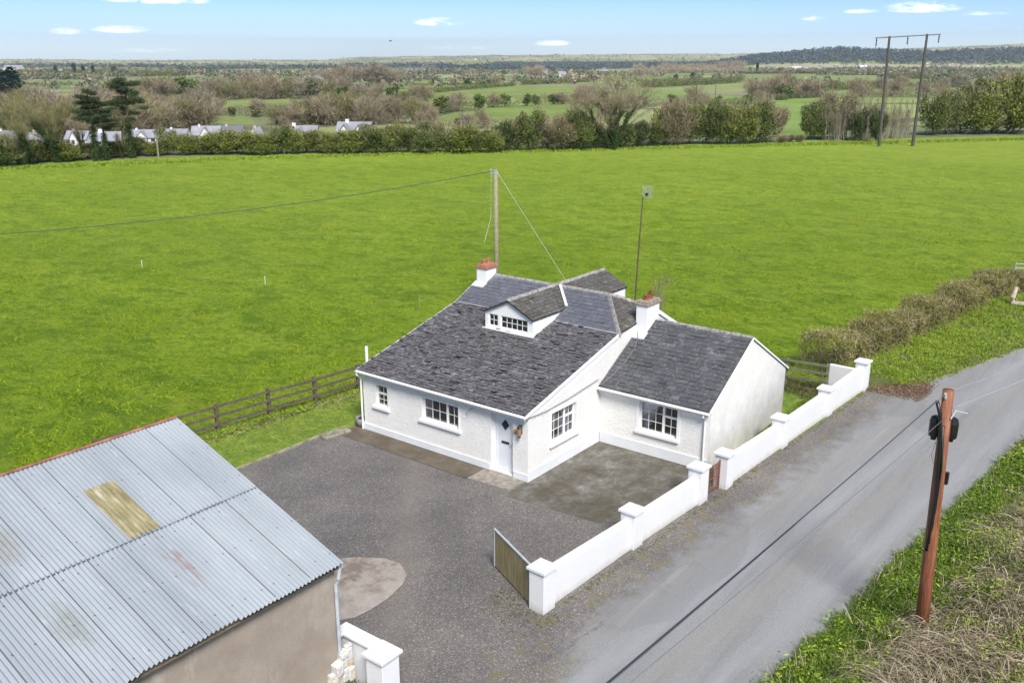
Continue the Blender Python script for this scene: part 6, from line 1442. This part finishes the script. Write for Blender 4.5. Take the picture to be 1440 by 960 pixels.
# near right verge
def vz(x, y):
    d_ = x - np.vectorize(road_r)(y); return .85 * sm(d_ / 3.4) + .10 * np.sin(x * 1.9 + y * .7) * sm(d_ / 2) + .07 * np.sin(y * 2.3 + x) * sm(d_ / 1.5)
ysv = np.linspace(-24, 45, 140); dsv = np.linspace(-.05, 9, 26); V_ = []
for yv in ysv:
    for q_ in dsv: x_ = road_r(yv) + q_; V_.append((x_, yv, float(vz(np.array([x_]), np.array([yv]))[0]) + .002))
F_ = np.array([(i * 26 + j, i * 26 + j + 1, (i + 1) * 26 + j + 1, (i + 1) * 26 + j) for i in range(139) for j in range(25)])
tag(npmesh('verge', np.array(V_), F_, ['verge_earth'], smooth=True), kind='structure')
def verge_pts(n, d0_, d1_, y0=-9, y1=22):
    y = rs.uniform(y0, y1, n); rr_ = np.array([road_r(q_) for q_ in y]); d_ = rs.uniform(d0_, d1_, n); x = rr_ + d_; return np.stack([x, y, vz(x, y)], 1), d_
bord = lambda y: 1.45 + .45 * np.sin(y * .9) + .25 * np.sin(y * 2.3 + 1)          # where the green gives way to dead growth
P, d_ = verge_pts(26000, -.12, 3.0); cl = clumpnoise(P[:, 0] * 1.6, P[:, 1] * 1.6); k_ = (d_ < bord(P[:, 1]) + rs.normal(size=len(P)) * .35) & (cl > rs.uniform(-1.9, .5, len(P))); Pg = P[k_]; cg = cl[k_]
hgt = (.07 + .30 * np.clip(cg + .5, 0, 1.5) * np.clip(d_[k_] * 2, .25, 1))[:, None]
q_ = np.repeat(Pg, 8, 0); hg_ = np.repeat(hgt, 8, 0); q_ = q_ + rs.normal(size=q_.shape) * [.09, .09, 0]; q_[:, 2:3] += hg_ * rs.uniform(.1, 1.1, (len(q_), 1))
v, f = leaves(q_, .024, .25); tag(npmesh('verge_weeds', v, f, ['lush_leaves']), kind='stuff')
dk = Pg[rs.randint(0, len(Pg), 420)]; q2 = np.repeat(dk, 14, 0) + rs.normal(size=(420 * 14, 3)) * [.11, .11, .08] + [0, 0, .22]; v, f = leaves(q2, .052, .4, .7); tag(npmesh('dock_leaves', v, f, ['bank_leaves']), kind='stuff')
sp = Pg[rs.randint(0, len(Pg), 1500)]; v, f = strands(sp, rs.normal(size=(1500, 3)) * [.3, .3, .1] + [0, 0, 1], .55, .008, .25, 3); tag(npmesh('seeding_stems', v, f, ['dead_grass']), kind='stuff')
tufts('verge_grass', Pg[:14000], .30, .009, 6, 'lush_leaves', .7, .4, seg=2)
P, d_ = verge_pts(15000, 1.0, 8.5); k_ = d_ > bord(P[:, 1]) + rs.normal(size=len(P)) * .55; Pd = P[k_]
an_ = 2.2 * np.sin(Pd[:, 0] * .8) + 2.0 * np.sin(Pd[:, 1] * .6 + 1); Dd = np.stack([np.cos(an_), np.sin(an_), np.full(len(Pd), .55)], 1) + rs.normal(size=(len(Pd), 3)) * .45
Q = np.repeat(Pd, 4, 0) + rs.normal(size=(len(Pd) * 4, 3)) * [.12, .12, .05]; Dq = np.repeat(Dd, 4, 0) + rs.normal(size=(len(Pd) * 4, 3)) * .3; Dq[:, 2] = np.abs(Dq[:, 2])
cln = np.repeat(clumpnoise(Pd[:, 0] * .8, Pd[:, 1] * .8), 4); Q = Q[cln > -1.1]; Dq = Dq[cln > -1.1]
Q2 = Q[rs.rand(len(Q)) < .5] + rs.normal(size=3) * .02; v, f = strands(np.concatenate([Q, Q2]), np.concatenate([Dq, rnd_dirs(len(Q2)) + np.array([0, 0, .5])]), .90, .0085, .65, 4); tag(npmesh('dead_grass', v, f, ['dead_grass']), kind='stuff')
q_ = np.repeat(Pd[:9000], 5, 0); q_ = q_ + rs.normal(size=q_.shape) * [.16, .16, .1] + [0, 0, .12]; v, f = leaves(q_, .032, .2); tag(npmesh('bramble_leaves', v, f, ['bramble_leaves']), kind='stuff')
k_ = clumpnoise(Pd[:, 0] * 1.2 + 3, Pd[:, 1] * 1.2) > .35; q_ = np.repeat(Pd[k_], 7, 0); q_ = q_ + rs.normal(size=q_.shape) * [.12, .12, .1] + [0, 0, .18]; v, f = leaves(q_, .034, .3); tag(npmesh('verge_weeds', v, f, ['bank_leaves']), kind='stuff')
# weeds at the foot of walls and by the gateway
n = 900; P = np.stack([rs.uniform(3.2, 5.2, n), -5.95 + rs.normal(size=n) * .35, np.full(n, .01)], 1)
P2 = np.stack([wx(rs.uniform(-5, 15, 1400)) + .04 + np.abs(rs.normal(size=1400)) * .14, rs.uniform(-5, 15, 1400), np.full(1400, .014)], 1); P2[:, 0] = wx(P2[:, 1]) + .02 + np.abs(rs.normal(size=1400)) * .12
P3 = np.stack([rs.uniform(2.5, 3.9, 500), rs.normal(size=500) * .12 - 10.75, np.full(500, .02)], 1)
v, f = leaves(np.repeat(np.concatenate([P[:250], P2[:600]]), 3, 0) + rs.normal(size=(850 * 3, 3)) * [.05, .05, .01] + [0, 0, .03], .022, .5); tag(npmesh('small_weeds', v, f, ['bramble_leaves']), kind='stuff')
v, f = leaves(np.repeat(P3, 6, 0) + rs.normal(size=(3000, 3)) * [.08, .08, .06] + [0, 0, .1], .03, .3); tag(npmesh('small_weeds', v, f, ['ivy_leaves']), kind='stuff')

# loose stones on yard and verge
n = 5200; X1 = rs.uniform(-8, 6.3, n); Y1 = rs.uniform(-12, 4, n); k_ = (Y1 < -1.1) | (X1 > 4.9); X1, Y1 = X1[k_], Y1[k_]; n = len(X1); s = rs.uniform(.008, .022, n)
base = np.array([(1, 0, 0), (0, 1, 0), (-1, 0, 0), (0, -1, 0), (0, 0, 1.)]); V_ = (base[None] * s[:, None, None] * rs.uniform(.6, 1.3, (n, 5, 1)) + np.stack([X1, Y1, np.full(n, .016)], 1)[:, None]).reshape(-1, 3)
F_ = (np.arange(n)[:, None, None] * 5 + np.array([(0, 1, 4), (1, 2, 4), (2, 3, 4), (3, 0, 4)])[None]).reshape(-1, 3); tag(npmesh('loose_gravel', V_, F_, ['stone_grey']), kind='stuff')

# ------------------------------------------------------------------ haze
hz = MB().box(-7600, 7600, -7600, 7600, -24, 190).build('haze', 'pvc_white')
m = bpy.data.materials.new('haze_air'); m.use_nodes = True; nt = m.node_tree; nt.nodes.clear(); out = nt.nodes.new('ShaderNodeOutputMaterial'); pv = nt.nodes.new('ShaderNodeVolumePrincipled')
pv.inputs['Color'].default_value = (.82, .91, 1, 1); pv.inputs['Density'].default_value = HAZE = .00009; pv.inputs['Anisotropy'].default_value = .2; L(nt, pv.outputs[0], out.inputs['Volume'])
hz.data.materials.clear(); hz.data.materials.append(m); tag(hz, kind='stuff')

# ------------------------------------------------------------------ sky, sun
SUN_AZ_DIR = Vector((.80, -.60, 0)).normalized(); EL = R(48)
sd = Vector((SUN_AZ_DIR.x * math.cos(EL), SUN_AZ_DIR.y * math.cos(EL), math.sin(EL)))
w = bpy.data.worlds.new('World'); scene.world = w; w.use_nodes = True; nt = w.node_tree; bg = nt.nodes['Background']
sky = nt.nodes.new('ShaderNodeTexSky'); sky.sky_type = 'NISHITA'; sky.sun_disc = False; sky.sun_elevation = EL; sky.sun_rotation = math.atan2(sd.x, sd.y); sky.altitude = 50; sky.air_density = 1.0; sky.dust_density = .6; sky.ozone_density = 2.0
tc = nt.nodes.new('ShaderNodeTexCoord'); sx = nt.nodes.new('ShaderNodeSeparateXYZ'); L(nt, tc.outputs['Generated'], sx.inputs[0])
az = mth(nt, 'ARCTAN2', sx.outputs['X'], sx.outputs['Y']); elv = sx.outputs['Z']
cn = noise(nt, 42, 9, .72, vec=tc.outputs['Generated'], stretch=(1, 1, 3.0)); acc = None
for (px, py, wpx, hpx, st) in ((222, 1, 75, 9, 1), (170, 43, 36, 7, 1), (92, 46, 20, 6, 1), (618, 33, 36, 8, 1), (777, 62, 26, 6, 1), (1296, 13, 50, 10, 1), (1212, 17, 26, 4, .7), (1145, 27, 18, 5, .7), (1385, 20, 30, 4, .4), (215, 72, 60, 5, .35), (640, 68, 60, 5, .3)):
    d = Vector(ray(px, py)).normalized(); a0 = math.atan2(d.x, d.y); e0 = d.z
    da = mth(nt, 'MULTIPLY', mth(nt, 'SUBTRACT', az, a0), FPX / wpx); de = mth(nt, 'MULTIPLY', mth(nt, 'SUBTRACT', elv, e0), FPX / hpx)
    de = mth(nt, 'MULTIPLY', de, mth(nt, 'ADD', 1.0, mth(nt, 'LESS_THAN', de, 0)))
    s_ = mth(nt, 'SUBTRACT', 1.0, mth(nt, 'ADD', mth(nt, 'MULTIPLY', da, da), mth(nt, 'MULTIPLY', de, de)))
    s_ = mth(nt, 'MULTIPLY', mth(nt, 'MAXIMUM', s_, 0), st); acc = s_ if acc is None else mth(nt, 'MAXIMUM', acc, s_)
cl_ = ramp(nt, mth(nt, 'MULTIPLY', acc, mth(nt, 'MULTIPLY_ADD', cn, 7.0, -2.7)), [(.05, 0.), (1.1, .85)])
hsv = N(nt, 'ShaderNodeHueSaturation', Saturation=1.0, Value=1.0); L(nt, sky.outputs[0], hsv.inputs['Color'])
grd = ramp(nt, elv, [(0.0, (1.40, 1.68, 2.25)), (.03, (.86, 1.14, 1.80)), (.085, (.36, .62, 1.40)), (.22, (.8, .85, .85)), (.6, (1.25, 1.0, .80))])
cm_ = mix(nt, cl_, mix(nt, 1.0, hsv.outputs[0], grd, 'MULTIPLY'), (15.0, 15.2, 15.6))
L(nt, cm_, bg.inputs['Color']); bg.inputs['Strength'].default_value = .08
sl = bpy.data.lights.new('sun', 'SUN'); sl.energy = 3.3; sl.angle = R(20); sl.color = (1, .955, .89); so_ = bpy.data.objects.new('sun', sl); COL.objects.link(so_); so_.rotation_euler = sd.to_track_quat('Z', 'Y').to_euler(); so_.location = (20, -20, 40)

scene.view_settings.view_transform = 'Standard'; scene.view_settings.look = 'None'; scene.view_settings.gamma = 1; scene.view_settings.use_curve_mapping = False
scene.view_settings.exposure = .78
scene.cycles.use_denoising = True; scene.cycles.max_bounces = 6; scene.cycles.diffuse_bounces = 2; scene.cycles.glossy_bounces = 2; scene.cycles.transparent_max_bounces = 8; scene.cycles.volume_bounces = 0
scene.cycles.use_adaptive_sampling = True; scene.cycles.adaptive_threshold = .02
print('mid trees', nmid)
